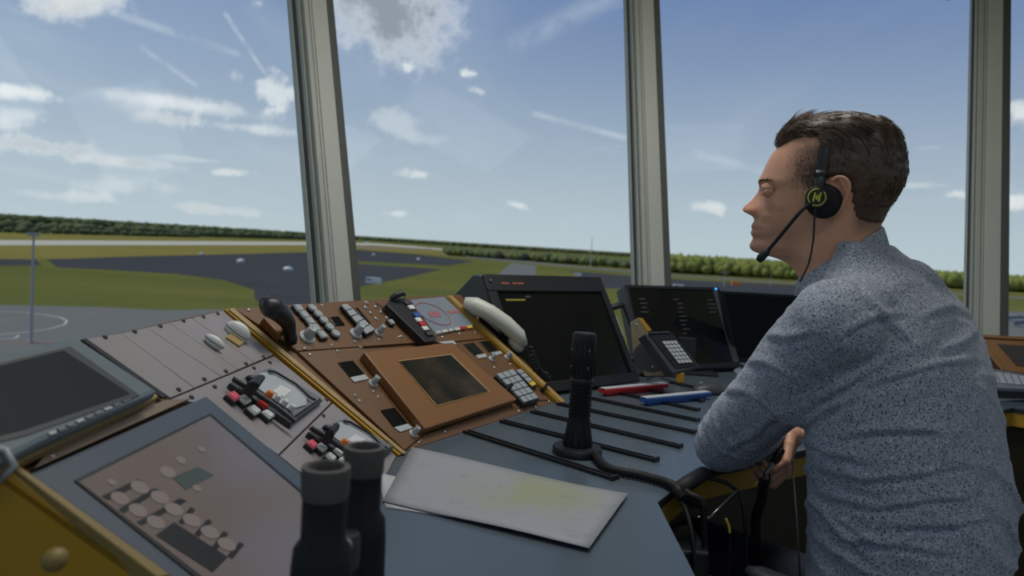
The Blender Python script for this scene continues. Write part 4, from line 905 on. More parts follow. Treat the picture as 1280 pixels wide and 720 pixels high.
NT = [(345, 0), (352, 2), (362, 6), (378, 18), (400, 34), (420, 52), (430, 64), (438, 69), (446, 70), (454, 62), (459, 50), (463, 36), (470, 18), (478, 5), (484, 0)]
Ys = np.arange(96, 802, 4.0)
ip = lambda T: np.interp(Ys, [t[0] for t in T], [t[1] for t in T])
fF, fB, fW, fC, fN = gsm(ip(FT), 1), gsm(ip(BT), 3), gsm(ip(WT), 3), gsm(ip(CT), 4), gsm(ip(NT), 1)
fF[0:2] = [430, 395]
NTH = 144
def head_pt(i, th, off=0.0):
    Y = Ys[i]; F_, B_, W_, C_ = fF[i], fB[i], fW[i], fC[i]; c, s = math.cos(th), math.sin(th)
    jaw = min(1, max(0, (Y-430)/120))*(1 if Y < 640 else max(0, 1-(Y-640)/50))
    if c >= 0: ex = 2.35 - .25*jaw; ey = 2.35 - .2*jaw
    else: ex = ey = 2.15
    cx = abs(c)**(2/ex)*(1 if c >= 0 else -1); sy = abs(s)**(2/ey)*(1 if s >= 0 else -1)
    X = C_ - cx*((C_-F_) if c >= 0 else (B_-C_))
    taper = 1 - (.20*max(0, cx)**2 + jaw*.16*max(0, cx))
    y = sy*W_*taper
    if c > 0:
        ay = abs(y)
        sg = .0070 + .0095*min(1, max(0, (Y-385)/50))
        X -= fN[i]*math.exp(-(ay/sg)**2.4)
        wing = math.exp(-((Y-452)/13)**2)*math.exp(-((ay-.0145)/.006)**2)*22; X -= wing
        front = min(1, max(0, c*1.6))
        eye = math.exp(-((Y-368)/17)**2)*math.exp(-((ay-.032)/.014)**2)
        X += 19*eye*front                                          # socket
        X += 12*math.exp(-((Y-372)/22)**2)*math.exp(-((ay-.016)/.008)**2)*front
        X -= 9*math.exp(-((Y-338)/9)**2)*math.exp(-((ay-.028)/.018)**2)*front    # brow
        X -= 8*math.exp(-((Y-420)/30)**2)*math.exp(-((ay-.043)/.014)**2)*front   # cheek
        X += 7*math.exp(-((Y-500)/22)**2)*math.exp(-((ay-.030)/.006)**2)*front   # fold beside the mouth
        lipw = math.exp(-(ay/.022)**4)
        if 470 < Y < 570: X += (1-lipw)*max(0, (160-F_))*.55*front
        if 570 <= Y < 620: X += (1-math.exp(-(ay/.026)**4))*14*front
    p = hp(X, Y, y)
    if off:
        nrm = (HX*(cx) + HY*sy*1.0 + HZ*(1.2 if Y < 130 else (.5 if Y < 180 else 0))).normalized(); p = p + nrm*off
    return p
def head_mesh(q):
    n = len(Ys); vs_ = [head_pt(i, 2*math.pi*j/NTH) for i in range(n) for j in range(NTH)]
    fs = [(i*NTH+j, (i+1)*NTH+j, (i+1)*NTH+(j+1) % NTH, i*NTH+(j+1) % NTH) for i in range(n-1) for j in range(NTH)]
    vs_ += [hp(430, 94), hp(490, 806)]; k = n*NTH
    fs += [(k, j, (j+1) % NTH) for j in range(NTH)] + [(k+1, (n-1)*NTH+(j+1) % NTH, (n-1)*NTH+j) for j in range(NTH)]
    q.add(vs_, fs)
def cap(q, p0, p1, r0, r1, n=16, sq=1.0, axis=None):
    p0, p1 = Vector(p0), Vector(p1); t = (p1-p0).normalized(); u = (Vector(axis) if axis is not None else t.orthogonal()); u = (u-t*u.dot(t)).normalized(); w = t.cross(u)
    prof = [(-1, .05), (-.92, .4), (-.7, .71), (-.38, .92), (0, 1)]; rows = [(p0+t*(a*r0), b_*r0) for a, b_ in prof] + [(p1-t*(a*r1), b_*r1) for a, b_ in prof[::-1]]
    vs_ = [c+u*(math.cos(2*math.pi*j/n)*r)+w*(math.sin(2*math.pi*j/n)*r*sq) for c, r in rows for j in range(n)]; N = len(rows)
    fs = [(i*n+j, i*n+(j+1) % n, (i+1)*n+(j+1) % n, (i+1)*n+j) for i in range(N-1) for j in range(n)] + [tuple(range(n))[::-1], tuple(range((N-1)*n, N*n))]
    q.add(vs_, fs)
def chain(q, pts, rs, **k):
    for a, b_, r0, r1 in zip(pts, pts[1:], rs, rs[1:]): cap(q, a, b_, r0, r1, **k)
def remesh(q, voxel, smooth_n, name):
    o = q.build(name, []); md = o.modifiers.new('r', 'REMESH'); md.mode = 'VOXEL'; md.voxel_size = voxel; md.adaptivity = 0
    if smooth_n: s_ = o.modifiers.new('s', 'SMOOTH'); s_.factor = .5; s_.iterations = smooth_n
    dg = bpy.context.evaluated_depsgraph_get(); me = bpy.data.meshes.new_from_object(o.evaluated_get(dg)); bpy.data.objects.remove(o)
    me.name = name; me.polygons.foreach_set('use_smooth', [True]*len(me.polygons)); return me
# body frame
BF = Vector((-.682, .731, 0)); BR_ = Vector((.731, .682, 0))
SC_ = Vector((.594, 1.21, 1.07)); SL = SC_-BR_*.16; SR = SC_+BR_*.16
EL = atd(903, 560, 1.402); EL.z = max(EL.z, ZD+.055); WL = atd(976, 541, 1.53); WL.z = ZD+.052
ER = Vector((.86, 1.50, .845)); WR = Vector((.70, 1.70, ZD+.05))
def hand(q, w, d, palm_n, side, curl, s=1.0, spread=.12):
    """palm and five bent fingers; w wrist, d direction of the hand, palm_n normal out of the palm, side = +1 thumb on u"""
    d = d.normalized(); n = (palm_n - d*palm_n.dot(d)).normalized(); u = d.cross(n)*side
    K_ = []
    for k, (x, ln, r) in enumerate(((.030, .088, .0088), (.010, .094, .0092), (-.011, .090, .0088), (-.030, .082, .0078))):
        kn = w + d*ln*s + u*x*s; K_.append((kn, r*s, x)); cap(q, w+d*.012*s+u*x*.55*s, kn, .0145*s, .0115*s)
    cap(q, w+d*.03*s+u*.02*s, w+d*.035*s-u*.022*s, .015*s, .014*s)
    L3 = ((.040, .026, .021), (.045, .029, .022), (.042, .027, .021), (.033, .021, .019))
    for (kn, r, x), ls, c in zip(K_, L3, curl):
        a = 0; p = kn; pts = [p]; sp_ = u*(x*spread*8)
        for l_, ca in zip(ls, c):
            a += ca; p = p + (d*math.cos(a)+n*math.sin(a)+sp_*.1).normalized()*l_*s; pts.append(p)
        chain(q, pts, [r*1.08, r, r*.92, r*.8], n=12)
    b0 = w+d*.022*s+u*.026*s; b1 = b0+(d*.55+u*.6+n*.55).normalized()*.042*s; b2 = b1+(d*.85+u*.1+n*.5).normalized()*.033*s; b3 = b2+(d*.9-u*.15+n*.35).normalized()*.026*s
    chain(q, [w+d*.01*s+u*.012*s, b0, b1, b2, b3], [.016*s, .0165*s, .0115*s, .0105*s, .0085*s], n=12)
    return K_
# --- body: one continuous skin
qb = MB(); head_mesh(qb)
# ear (his left): shell, rim, lobe
def ear(q, sd):
    y0 = sd*.0735
    def e(X, Y, y): return hp(X, Y, y0+sd*y)
    axE = ((e(440, 330, .0)-e(448, 450, .0)).normalized(), None, None)
    q.ell(e(452, 388, .008), (.0265, .0035, .0150), (axE[0], (HY*sd*.93-HX*.35).normalized(), (HX*.93+HY*sd*.35).normalized()), 18, 12)
    rim = [(425, 362, .006), (428, 342, .011), (443, 328, .015), (463, 326, .018), (480, 338, .020), (487, 360, .020), (484, 390, .018), (474, 418, .015), (462, 442, .012), (448, 458, .009), (436, 456, .006)]
    pts = spline([e(X, Y, y) for X, Y, y in rim], 4); q.tube(pts, .0036, 10)
    q.ell(e(446, 450, .007), (.010, .0045, .008), ((HZ), HY, HX))
ear(qb, 1); ear(qb, -1)
neck0 = hp(480, 740); chest = SC_+Vector((0, 0, -.06))
chain(qb, [hp(470, 660), hp(485, 760), SC_+Vector((0, 0, -.01)), chest], [.055, .06, .075, .09], n=24)
cap(qb, SL+Vector((0, 0, -.01)), SR+Vector((0, 0, -.02)), .045, .045); chain(qb, [SC_+Vector((0, 0, -.03)), Vector((.60, 1.18, .85)), Vector((.62, 1.17, .55))], [.085, .085, .095], n=24)
chain(qb, [SL, EL, WL], [.042, .036, .028]); chain(qb, [SR, ER, WR], [.05, .04, .028])
hipc = Vector((.60, 1.17, .53))
for sd in (-1, 1):
    hj = hipc+BR_*(.09*sd); kn = hj+BF*.42+BR_*(.05*sd)+Vector((0, 0, .0)); an = Vector((kn.x, kn.y, .10))+BF*(.02)
    chain(qb, [hj, kn, an], [.075, .052, .036]); chain(qb, [an, an+BF*.13-Vector((0, 0, .055))], [.036, .028])
# hands
hd = (atd(972, 575, 1.44)-WL).normalized()
HWL = atd(989, 545, 1.475)
chain(qb, [WL, HWL], [.027, .024])
KL = hand(qb, HWL, atd(984, 574, 1.45)-HWL, (cF*.2-cR*1.0-cU*.2), 1, [(.55, .95, .6), (.6, 1.05, .7), (.65, 1.1, .7), (.7, 1.1, .7)], .80)
hand(qb, WR, BR_*-.5+BF*.4, Vector((0, 0, -1)), 1, [(.1, .25, .2)]*4, .92)
me = remesh(qb, .0025, 2, 'body')
# soften nothing else; tint attribute for lips and stubble
co = np.empty(len(me.vertices)*3, 'f'); me.vertices.foreach_get('co', co); co = co.reshape(-1, 3)
hx, hy, hz, ho = [np.array(v) for v in (HX, HY, HZ, HO)]
rel = co-ho; PX = 400-(rel@hx)/HS; PY = 420-(rel@hz)/HS; Pl = rel@hy
lips = np.exp(-((PY-522)/15)**4)*np.exp(-(np.abs(Pl)/.021)**4)*(PX < 175)
stub = np.clip((PY-470)/60, 0, 1)*np.clip((660-PY)/30, 0, 1)*np.clip((345-PX)/60, 0, 1)*(1-lips)
blush = np.exp(-((PY-440)/28)**2)*(PX < 160)+ .8*np.exp(-((PX-455)/50)**2-((PY-390)/70)**2)*(np.abs(Pl) > .07)
side_h = np.clip((PX-262)/50, 0, 1)*np.clip((400-PX)/20, 0, 1)*np.clip((PY-190)/30, 0, 1)*np.clip((375-PY)/40, 0, 1)*(np.abs(Pl) > .045)
nape = np.clip((PX-500)/30, 0, 1)*np.clip((545-PY)/50, 0, 1)*np.clip((PY-380)/40, 0, 1)
at = me.color_attributes.new('tint', 'FLOAT_COLOR', 'POINT'); arr = np.ones((len(co), 4), 'f'); arr[:, 0] = lips; arr[:, 1] = np.maximum(stub*.5, np.maximum(side_h*.8, nape)); arr[:, 2] = np.clip(blush, 0, 1)
at.data.foreach_set('color', arr.ravel())
m, nt, b, _ = new_mat('skin'); t = nd(nt, 'ShaderNodeTexCoord').outputs['Object']
av = nd(nt, 'ShaderNodeAttribute'); av.attribute_name = 'tint'; sp_ = nd(nt, 'ShaderNodeSeparateColor'); nt.links.new(av.outputs['Color'], sp_.inputs[0])
c = mixc(nt, noise_(nt, t, 40, 5), (.62, .31, .195), (.70, .385, .255)); c = mixc(nt, mth(nt, 'MULTIPLY', sp_.outputs[2], .6), c, (.66, .24, .16)); c = mixc(nt, mth(nt, 'MULTIPLY', sp_.outputs[0], .8), c, (.50, .17, .13))
c = mixc(nt, mth(nt, 'MULTIPLY', sp_.outputs[1], mth(nt, 'ADD', .35, mth(nt, 'MULTIPLY', noise_(nt, t, 900, 2), .6))), c, (.09, .055, .04))
nt.links.new(c, b.inputs['Base Color']); b.inputs['Roughness'].default_value = .48; b.inputs['Subsurface Weight'].default_value = .12; b.inputs['Subsurface Radius'].default_value = (.01, .004, .002); b.inputs['Subsurface Scale'].default_value = .6
bp_ = nd(nt, 'ShaderNodeBump'); bp_.inputs['Strength'].default_value = .25; bp_.inputs['Distance'].default_value = .001; nt.links.new(noise_(nt, t, 700, 3), bp_.inputs['Height']); nt.links.new(bp_.outputs[0], b.inputs['Normal'])
me.materials.append(m); body = link('body', me, man)
# eyes
m, nt, b, _ = new_mat('eyeball'); b.inputs['Base Color'].default_value = (.30, .28, .27, 1); b.inputs['Roughness'].default_value = .15; M['eye'] = m
M['iris'] = pm('iris', (.06, .09, .11), .15); M['hair'] = None
for sd in (1, -1):
    ec = hp(203, 367, sd*.0325); RE = .0118; q = MB(); q.ell(ec, (RE, RE, RE), (HX, HY, HZ), 20, 12); eo = q.build('eyeball', M['eye'], man, 'all')
    gz = (HX+HZ*-.02).normalized(); q = MB(); q.ell(ec+gz*.0078, (.0042, .0052, .0052), (gz, gz.cross(HZ), HZ), 16, 8); q.build('iris', M['iris'], eo, 'all')
    for nm, e0, e1 in (('upper_eyelid', .30, 1.45), ('lower_eyelid', -.36, -1.45)):      # shells closing over the eyeball
        q = MB(); NA, NE = 23, 6; vs_ = []
        for rr_ in (RE+.0016, RE+.0003):
            for a_i in range(NA):
                a = (a_i/(NA-1)-.5)*4.7
                for e_i in range(NE):
                    eo_ = e0*(max(0, math.cos(a*1.35))**.7 if abs(a) < 1.16 else 0); e = eo_+(e1-eo_)*e_i/(NE-1)
                    vs_.append(ec+(HX*math.cos(a)*math.cos(e)+HY*math.sin(a)*math.cos(e)+HZ*math.sin(e))*rr_)
        n2 = NA*NE; fs = []
        for a_i in range(NA-1):
            for e_i in range(NE-1):
                k = a_i*NE+e_i; fs += [(k, k+1, k+NE+1, k+NE), (n2+k, n2+k+NE, n2+k+NE+1, n2+k+1)]
            k = a_i*NE; fs.append((k, k+NE, n2+k+NE, n2+k))
        q.add(vs_, fs); q.build(nm, body.data.materials[0], man, 'all')
# --- hair
def hairmat(name, c0, c1):
    m, nt, b, _ = new_mat(name); t = nd(nt, 'ShaderNodeTexCoord').outputs['Object']
    nt.links.new(mixc(nt, noise_(nt, t, 60, 4), c0, c1), b.inputs['Base Color']); b.inputs['Roughness'].default_value = .45; b.inputs['Specular IOR Level'].default_value = .5; return m
M['hair'] = hairmat('brown_hair', (.060, .036, .025), (.11, .066, .044))
def hair_t(i, th):
    """hair thickness over the skull, metres; negative = bare"""
    Y = Ys[i]; p = head_pt(i, th); X = 400-((p-HO).dot(HX))/HS; ya = abs((p-HO).dot(HY))
    line = np.interp(X, [150, 215, 240, 262, 300, 340, 375, 392, 398, 415, 470, 492, 505, 520, 560, 640], [150, 206, 203, 192, 176, 172, 176, 235, 345, 330, 322, 345, 440, 486, 500, 506])
    d = (line-Y)
    if d < -8: return -.004, X
    k = min(1, max(0, (d+8)/26)); top = max(0, min(1, (230-Y)/120))
    base = .0045+.0065*top + (.003 if X > 560 and Y < 430 else 0)
    if X > 480: base *= min(1, .35+.65*max(0, (480-Y))/170)
    if X < 300: base += .004*top
    return -.004+(base+.004)*k, X
rows = [i for i in range(len(Ys)) if Ys[i] < 520]; NH = 96
HT = {}; HP = {}
for i in rows:
    for j in range(NH):
        th = 2*math.pi*j/NH; t_, X = hair_t(i, th); p = head_pt(i, th)
        nn = mnoise.noise(p*55)*.0022+mnoise.noise(p*140)*.0010 if t_ > 0 else 0
        HT[i, j] = t_; HP[i, j] = head_pt(i, th, max(t_+nn*min(1, t_/.006), -.004) if t_ != 0 else .0001)
q = MB(); vs_ = [HP[i, j] for i in rows for j in range(NH)]; fs = []
for a in range(len(rows)-1):
    for j in range(NH):
        j2 = (j+1) % NH
        if max(HT[rows[a], j], HT[rows[a+1], j], HT[rows[a], j2], HT[rows[a+1], j2]) > -.0035: fs.append((a*NH+j, (a+1)*NH+j, (a+1)*NH+j2, a*NH+j2))
vs_.append(hp(432, 70)); fs += [(len(vs_)-1, j, (j+1) % NH) for j in range(NH)]
q.add(vs_, fs); hair = q.build('hair', M['hair'], man, 'all')
# single locks over the cap
ql = MB()
M['lock'] = [hairmat('dark_lock', (.03, .019, .013), (.055, .035, .024)), hairmat('brown_lock', (.10, .062, .042), (.16, .10, .07)), hairmat('light_lock', (.20, .14, .105), (.27, .20, .15))]
cand = [(i, j) for i in rows for j in range(NH) if HT[i, j] > .0012]
rh = random.Random(11)
for k in range(11000):
    i, j = rh.choice(cand); Y = Ys[i]; t_ = HT[i, j]
    if Y < 112 and rh.random() < .55: continue
    p = HP[i, j] + Vector((rh.gauss(0, .0012), rh.gauss(0, .0012), rh.gauss(0, .0012))); X = 400-((p-HO).dot(HX))/HS
    out_ = (p-hp(440, 300)).normalized()
    top = max(0, min(1, (215-Y)/110)); cl = mnoise.noise(p*38)*1.2
    flow = (-HX*(.75) - HZ*(.9*(1-top)+.1) + HY*(.45*cl+ .25*top))
    if X < 300: flow = -HX*.6 + HZ*.35 + HY*(.9*cl) 
    if X > 470 and Y > 330: flow = -HZ*1.0 - HX*.25
    if 370 < X < 470 and Y > 200: flow = -HZ*.9-HX*.35
    flow = flow - out_*flow.dot(out_); flow.normalize()
    ln = (.010+.016*top+(.004 if X < 320 else 0))*rh.uniform(.6, 1.15)*(.6 if Y > 400 else 1); lift = .12+.22*top*rh.random()+(.35*rh.random() if X < 320 else 0)
    r_ = rh.uniform(.00028, .0006)
    pts = [p-out_*.0015]; dr = (flow+out_*lift).normalized()
    for s_ in range(4):
        pts.append(pts[-1]+dr*ln/4); dr = (dr - out_*(.16+.10*top) + flow*.1+Vector((rh.gauss(0, .07), rh.gauss(0, .07), rh.gauss(0, .07)))).normalized()
    ql.tube(pts, [r_, r_, r_*.9, r_*.6, r_*.15], 3, mi=min(2, int(abs(mnoise.noise(p*90))*3.2+rh.random()*1.1)), caps=False)
for k in range(4200):                          # cropped hair at the temple, sideburn and nape
    sd = rh.choice((1, -1)); Xt = rh.uniform(268, 395); Yt = rh.uniform(180, 385)
    if rh.random() > min(1, (Xt-255)/80)*min(1, (392-Yt)/60)*(1 if Xt > 300+max(0, Yt-300)*.8 else .25): continue
    i_ = int(np.argmin(abs(Ys-Yt))); best = min(range(20), key=lambda a_: abs(400-((head_pt(i_, sd*(.75+a_*.06))-HO).dot(HX))/HS-Xt)); p = head_pt(i_, sd*(.75+best*.06)+rh.gauss(0, .02))
    fl_ = (-HZ*.8-HX*rh.uniform(-.1, .8)+HY*sd*.10).normalized(); r_ = rh.uniform(.00014, .00026)
    ql.tube([p-HY*sd*.0005, p+fl_*.003+HY*sd*.0007, p+fl_*.0065+HY*sd*.0006], [r_, r_, r_*.3], 3, mi=rh.choice((0, 1, 1)), caps=False)
lk = ql.build('hair_locks', M['lock'], hair, 'all'); lk['kind'] = 'stuff'
for k, sd in enumerate((1, -1)):
    qe = MB()
    for n_ in range(70):
        u = rh.random(); ay = .016+u*.033; i_ = int(np.argmin(abs(Ys-(338-6*math.sin(u*2.6)+rh.gauss(0, 2.6))))); Xb = 166+max(0, u-.3)*42+4
        p = hp(Xb+u*u*18-6, Ys[i_], sd*ay); d_ = (HY*sd*.8-HX*(.2+.5*u)+HZ*rh.uniform(-.1, .5)+HX*.0).normalized()
        qe.tube([p, p+d_*.004+HX*.001, p+d_*.009], [.00045, .0004, .0001], 3, caps=False)
    e_ = qe.build('eyebrow', M['lock'][0], man, 'all')

# --- shirt
PXL = [(.45, 1018, 1262), (.60, 1004, 1264), (.68, 1002, 1265), (.78, 1004, 1267), (.88, 1004, 1257), (.98, 1012, 1243), (1.03, 1016, 1232), (1.08, 1022, 1212), (1.115, 1028, 1190), (1.145, 1036, 1160), (1.17, 1044, 1130), (1.19, 1050, 1112)]
AT_ = [(.45, .175), (.68, .175), (.88, .18), (.98, .185), (1.05, .19), (1.09, .185), (1.12, .15), (1.15, .11), (1.17, .085), (1.2, .07)]
qs = MB(); NS = 48; zs = np.arange(.45, 1.191, .01)
xl = gsm(np.interp(zs, [r[0] for r in PXL], [r[1] for r in PXL]), 1.5); xr = gsm(np.interp(zs, [r[0] for r in PXL], [r[2] for r in PXL]), 1.5); aa = gsm(np.interp(zs, [r[0] for r in AT_], [r[1] for r in AT_]), 2)
vs_ = []
for z, l_, r_, a_ in zip(zs, xl, xr, aa):
    dc = 1.2 + .03*max(0, (z-.9)/.3)
    yy = 300+.062*((l_+r_)/2-600)+ (CZ-z)*FPX/dc
    for _k in range(4):                                       # row of the picture that this height falls on
        pL_, pR_ = atd(l_, yy, dc), atd(r_, yy, dc); yy += ((pL_+pR_)/2).z*0+(((pL_+pR_)/2).z-z)*FPX/dc
    pL_.z = pR_.z = z; cen = (pL_+pR_)/2; half = (pR_-pL_).length/2
    rh_ = Vector((cen.x, cen.y, 0)).normalized(); half *= rh_.y; pv = Vector((rh_.y, -rh_.x, 0)); ra, rf = abs(BR_.dot(pv)), abs(BF.dot(pv)); bb = math.sqrt(max(.03**2, half**2-(a_*ra)**2))/rf
    bb = min(bb, .185)
    for j in range(NS):
        t_ = 2*math.pi*j/NS; c_, s_ = math.cos(t_), math.sin(t_); e_ = 2.2
        vs_.append(cen + BR_*(a_*abs(c_)**(2/e_)*(1 if c_ > 0 else -1)) + BF*(bb*abs(s_)**(2/e_)*(1 if s_ > 0 else -1)))
N = len(zs); fs = [(i*NS+j, i*NS+(j+1) % NS, (i+1)*NS+(j+1) % NS, (i+1)*NS+j) for i in range(N-1) for j in range(NS)]+[tuple(range(NS))[::-1], tuple(range((N-1)*NS, N*NS))]
qs.add(vs_, fs)
mid_ = SL.lerp(EL, .5)+Vector((0, 0, -.005))
chain(qs, [SL+BR_*.04+Vector((0, 0, .005)), SL+Vector((0, 0, -.005)), SL.lerp(EL, .3), mid_, SL.lerp(EL, .8), EL+Vector((0, 0, .003))], [.060, .070, .069, .064, .060, .054], n=28)
chain(qs, [EL+Vector((0, 0, .003)), EL.lerp(WL, .35)+Vector((0, 0, .012)), EL.lerp(WL, .7)+Vector((0, 0, .010)), WL+Vector((0, 0, .004))], [.054, .056, .046, .036], n=28)
chain(qs, [SL.lerp(SC_, .3)+Vector((0, 0, -.06)), SL.lerp(EL, .35)+Vector((0, 0, -.035))-BF*.01], [.075, .055], n=24)
chain(qs, [SR-BR_*.04, SR+Vector((0, 0, -.02)), SR.lerp(ER, .5), ER, ER.lerp(WR, .5), WR], [.066, .060, .062, .055, .048, .038], n=24)
chain(qs, [SC_-BR_*.05-BF*.02+Vector((0, 0, .030)), SL+Vector((0, 0, .004))], [.052, .058], n=24)
chain(qs, [SC_+BR_*.02-BF*.02+Vector((0, 0, .045)), SR-BF*.01+Vector((0, 0, -.012))], [.055, .058], n=24)
me = remesh(qs, .0048, 6, 'shirt')
co = np.empty(len(me.vertices)*3, 'f'); me.vertices.foreach_get('co', co); co = co.reshape(-1, 3)
no = np.empty(len(me.vertices)*3, 'f'); me.vertices.foreach_get('normal', no); no = no.reshape(-1, 3)
def segd(P, a, b_):
    a = np.array(a); b_ = np.array(b_); ab = b_-a; t = np.clip(((P-a)@ab)/(ab@ab), 0, 1); return np.linalg.norm(P-(a+t[:, None]*ab), axis=1), t
d1, t1 = segd(co, SL, EL); d2, t2 = segd(co, EL, WL); bfr, brr = np.array(BF), np.array(BR_)
armw = np.clip((.098-np.minimum(d1, d2))/.02, 0, 1)
slv, fwv = np.array(SL), np.array((EL-SL).normalized()); fw2 = np.array((WL-EL).normalized())
disp = np.zeros(len(co))
for k in range(len(co)):
    p = co[k]; w = armw[k]; v = Vector(p)
    lat = float((p-np.array(SC_))@brr); fr_ = float((p-np.array(SC_))@bfr); h = 0
    if w < 1:
        wz = p[2]*1.0 + lat*.35 + .10*mnoise.noise(v*3.0)
        n1 = mnoise.noise(Vector((lat*4.5, fr_*4.5, wz*20+3)))
        n2 = mnoise.noise(Vector((lat*8, fr_*8, (p[2]-lat*.6)*34+9)))
        ridge = (1-abs(n1)*2.6); ridge = max(0, ridge)**3
        mz = 1.0 if p[2] < .92 else max(.55, 1-(p[2]-.92)*3)
        pm_ = .45+1.1*abs(mnoise.noise(v*4.5+Vector((3, 1, 5))))*2
        h += (1-w)*(ridge*.0062*pm_*mz + n2*.0045*mz + mnoise.noise(v*7)*.005)
    if w > 0:
        if d1[k] < d2[k]: s_ = t1[k]*.36; dd = d1[k]
        else: s_ = .36+t2[k]*.22; dd = d2[k]
        q3 = Vector((v.x*5, v.y*5, v.z*5)); n1 = mnoise.noise(Vector((s_*30+ mnoise.noise(q3)*1.8, v.y*6, v.z*7))); rg = max(0, 1-abs(n1)*2.6)**3
        ml = .3+.7*min(1, max(0, s_-.20)/.1)
        h += w*(rg*.0055*ml + mnoise.noise(v*11)*.003)
    disp[k] = h
# long creases of the cloth over the back and the sleeve, measured along the surface
rel_ = co-np.array(CO); dep = rel_@np.array(cF); ux = 640+FPX*(rel_@np.array(cR))/dep; uy = 360-FPX*(rel_@np.array(cU))/dep
facing = np.clip(-(no*(rel_/np.linalg.norm(rel_, axis=1)[:, None])).sum(1)*2.5, 0, 1)
CR = [((385, 235), (440, 203), (500, 190)), ((395, 348), (470, 325), (590, 292), (660, 285)), ((296, 424), (360, 385), (430, 350)), ((560, 190), (610, 178), (650, 198)), ((590, 268), (640, 245), (665, 225)),
      ((300, 445), (350, 478), (420, 490)), ((310, 500), (420, 530), (540, 520), (640, 500)), ((330, 560), (450, 588), (560, 572), (680, 560)), ((480, 622), (600, 627), (690, 610)), ((380, 440), (480, 428), (600, 432)),
      ((360, 650), (480, 662), (600, 682)), ((300, 560), (370, 640), (430, 690)), ((150, 285), (220, 292), (290, 330)), ((120, 345), (180, 352), (250, 400)), ((200, 232), (270, 242), (330, 228)), ((250, 400), (205, 440), (150, 468)), ((420, 120), (450, 180), (520, 250)), ((330, 370), (420, 320), (520, 262))]
for k_, cr in enumerate(CR):
    best = np.full(len(co), 1e9); sgn = np.zeros(len(co)); tt_ = np.zeros(len(co)); P_ = [np.array((820+x*.611, 280+y*.611)) for x, y in cr]; n_ = len(P_)-1
    for s_i in range(n_):
        a, b_ = P_[s_i], P_[s_i+1]; ab = b_-a; t = np.clip(((ux-a[0])*ab[0]+(uy-a[1])*ab[1])/(ab@ab), 0, 1)
        dx, dy = ux-(a[0]+t*ab[0]), uy-(a[1]+t*ab[1]); d_ = np.hypot(dx, dy); mk = d_ < best; best[mk] = d_[mk]; sgn[mk] = np.sign(ab[0]*dy-ab[1]*dx)[mk]*(1 if ab[0] > 0 else -1); tt_[mk] = ((s_i+t)/n_)[mk]
    amp = .0055*np.sin(np.pi*np.clip(tt_*.94+.03, 0, 1))**.6*facing; sd_ = best*sgn
    disp += amp*(-1.0*np.exp(-((sd_-1.5)/3.6)**2)+1.0*np.exp(-((sd_+6.5)/5.5)**2))
fade = np.clip((1.185-co[:, 2])/.03, 0, 1)
co2 = co+no*(disp*fade-.002)[:, None]
low = co2[:, 2] < ZD+.0035; under = low & ((co2[:, 0]-.3)*-.607+(co2[:, 1]-1.34)*.795 > -.002) & (armw > 0); co2[under, 2] = ZD+.0035
me.vertices.foreach_set('co', co2.astype('f').ravel()); me.update()
m, nt, b, _ = new_mat('speckled_shirt_cloth'); t = nd(nt, 'ShaderNodeTexCoord').outputs['Object']
vo = nd(nt, 'ShaderNodeTexVoronoi'); vo.inputs['Scale'].default_value = 300; vo.inputs['Randomness'].default_value = 1; nt.links.new(t, vo.inputs['Vector'])
s1 = smooth(nt, vo.outputs['Distance'], .50, .34); s2 = smooth(nt, noise_(nt, t, 330, 3, .6), .44, .55); s3 = smooth(nt, noise_(nt, t, 560, 2), .42, .6)
spk = mth(nt, 'MULTIPLY', s1, s2)
c = mixc(nt, s3, (.42, .455, .52), (.24, .27, .325)); c = mixc(nt, mth(nt, 'MULTIPLY', spk, .9), c, (.018, .025, .06)); c = mixc(nt, smooth(nt, noise_(nt, t, 240, 2), .64, .70), c, (.62, .66, .72))
nt.links.new(c, b.inputs['Base Color']); b.inputs['Roughness'].default_value = .85; b.inputs['Specular IOR Level'].default_value = .2; b.inputs['Sheen Weight'].default_value = .15
bp_ = nd(nt, 'ShaderNodeBump'); bp_.inputs['Strength'].default_value = .5; bp_.inputs['Distance'].default_value = .004; nt.links.new(noise_(nt, t, 45, 4), bp_.inputs['Height'])
b2 = nd(nt, 'ShaderNodeBump'); b2.inputs['Strength'].default_value = .2; b2.inputs['Distance'].default_value = .0006; nt.links.new(noise_(nt, t, 1500, 2), b2.inputs['Height']); nt.links.new(bp_.outputs[0], b2.inputs['Normal']); nt.links.new(b2.outputs[0], b.inputs['Normal'])
M['shirt'] = m; me.materials.append(m); shirt = link('shirt', me, man)
# collar: stand and fold round the neck
q = MB(); NC = 56
def ringpt(th, X0, Y0, ax_, tilt, b_, lift):
    return hp(X0 + ax_*math.cos(th), Y0 - tilt*math.cos(th) - lift, b_*math.sin(th))
lv = [(472, 622, 136, 96, .060, 0), (472, 606, 141, 98, .0625, 0), (473, 604, 145, 98, .065, 0), (474, 612, 150, 98, .068, 0), (476, 640, 158, 98, .073, 0), (478, 672, 166, 96, .080, 0), (478, 690, 168, 96, .083, 0), (478, 690, 160, 96, .078, 0), (476, 660, 148, 96, .068, 0)]
vs_ = [ringpt(2*math.pi*j/NC, *l_) + Vector((0, 0, .0012*mnoise.noise(Vector((j*.4, k, 0))))) for k, l_ in enumerate(lv) for j in range(NC)]
n_ = len(lv); fs = [(k*NC+j, k*NC+(j+1) % NC, ((k+1) % n_)*NC+(j+1) % NC, ((k+1) % n_)*NC+j) for k in range(n_) for j in range(NC)]
q.add(vs_, fs); co_ = q.build('collar', M['shirt'], shirt, 'all')
# cuff of the left sleeve
q = MB(); dW = (WL-EL).normalized(); q.tube([WL-dW*.006, WL+dW*.006, WL+dW*.016, WL+dW*.018], [.036, .0375, .037, .031], 24); q.build('cuff', M['shirt'], shirt, 'all')
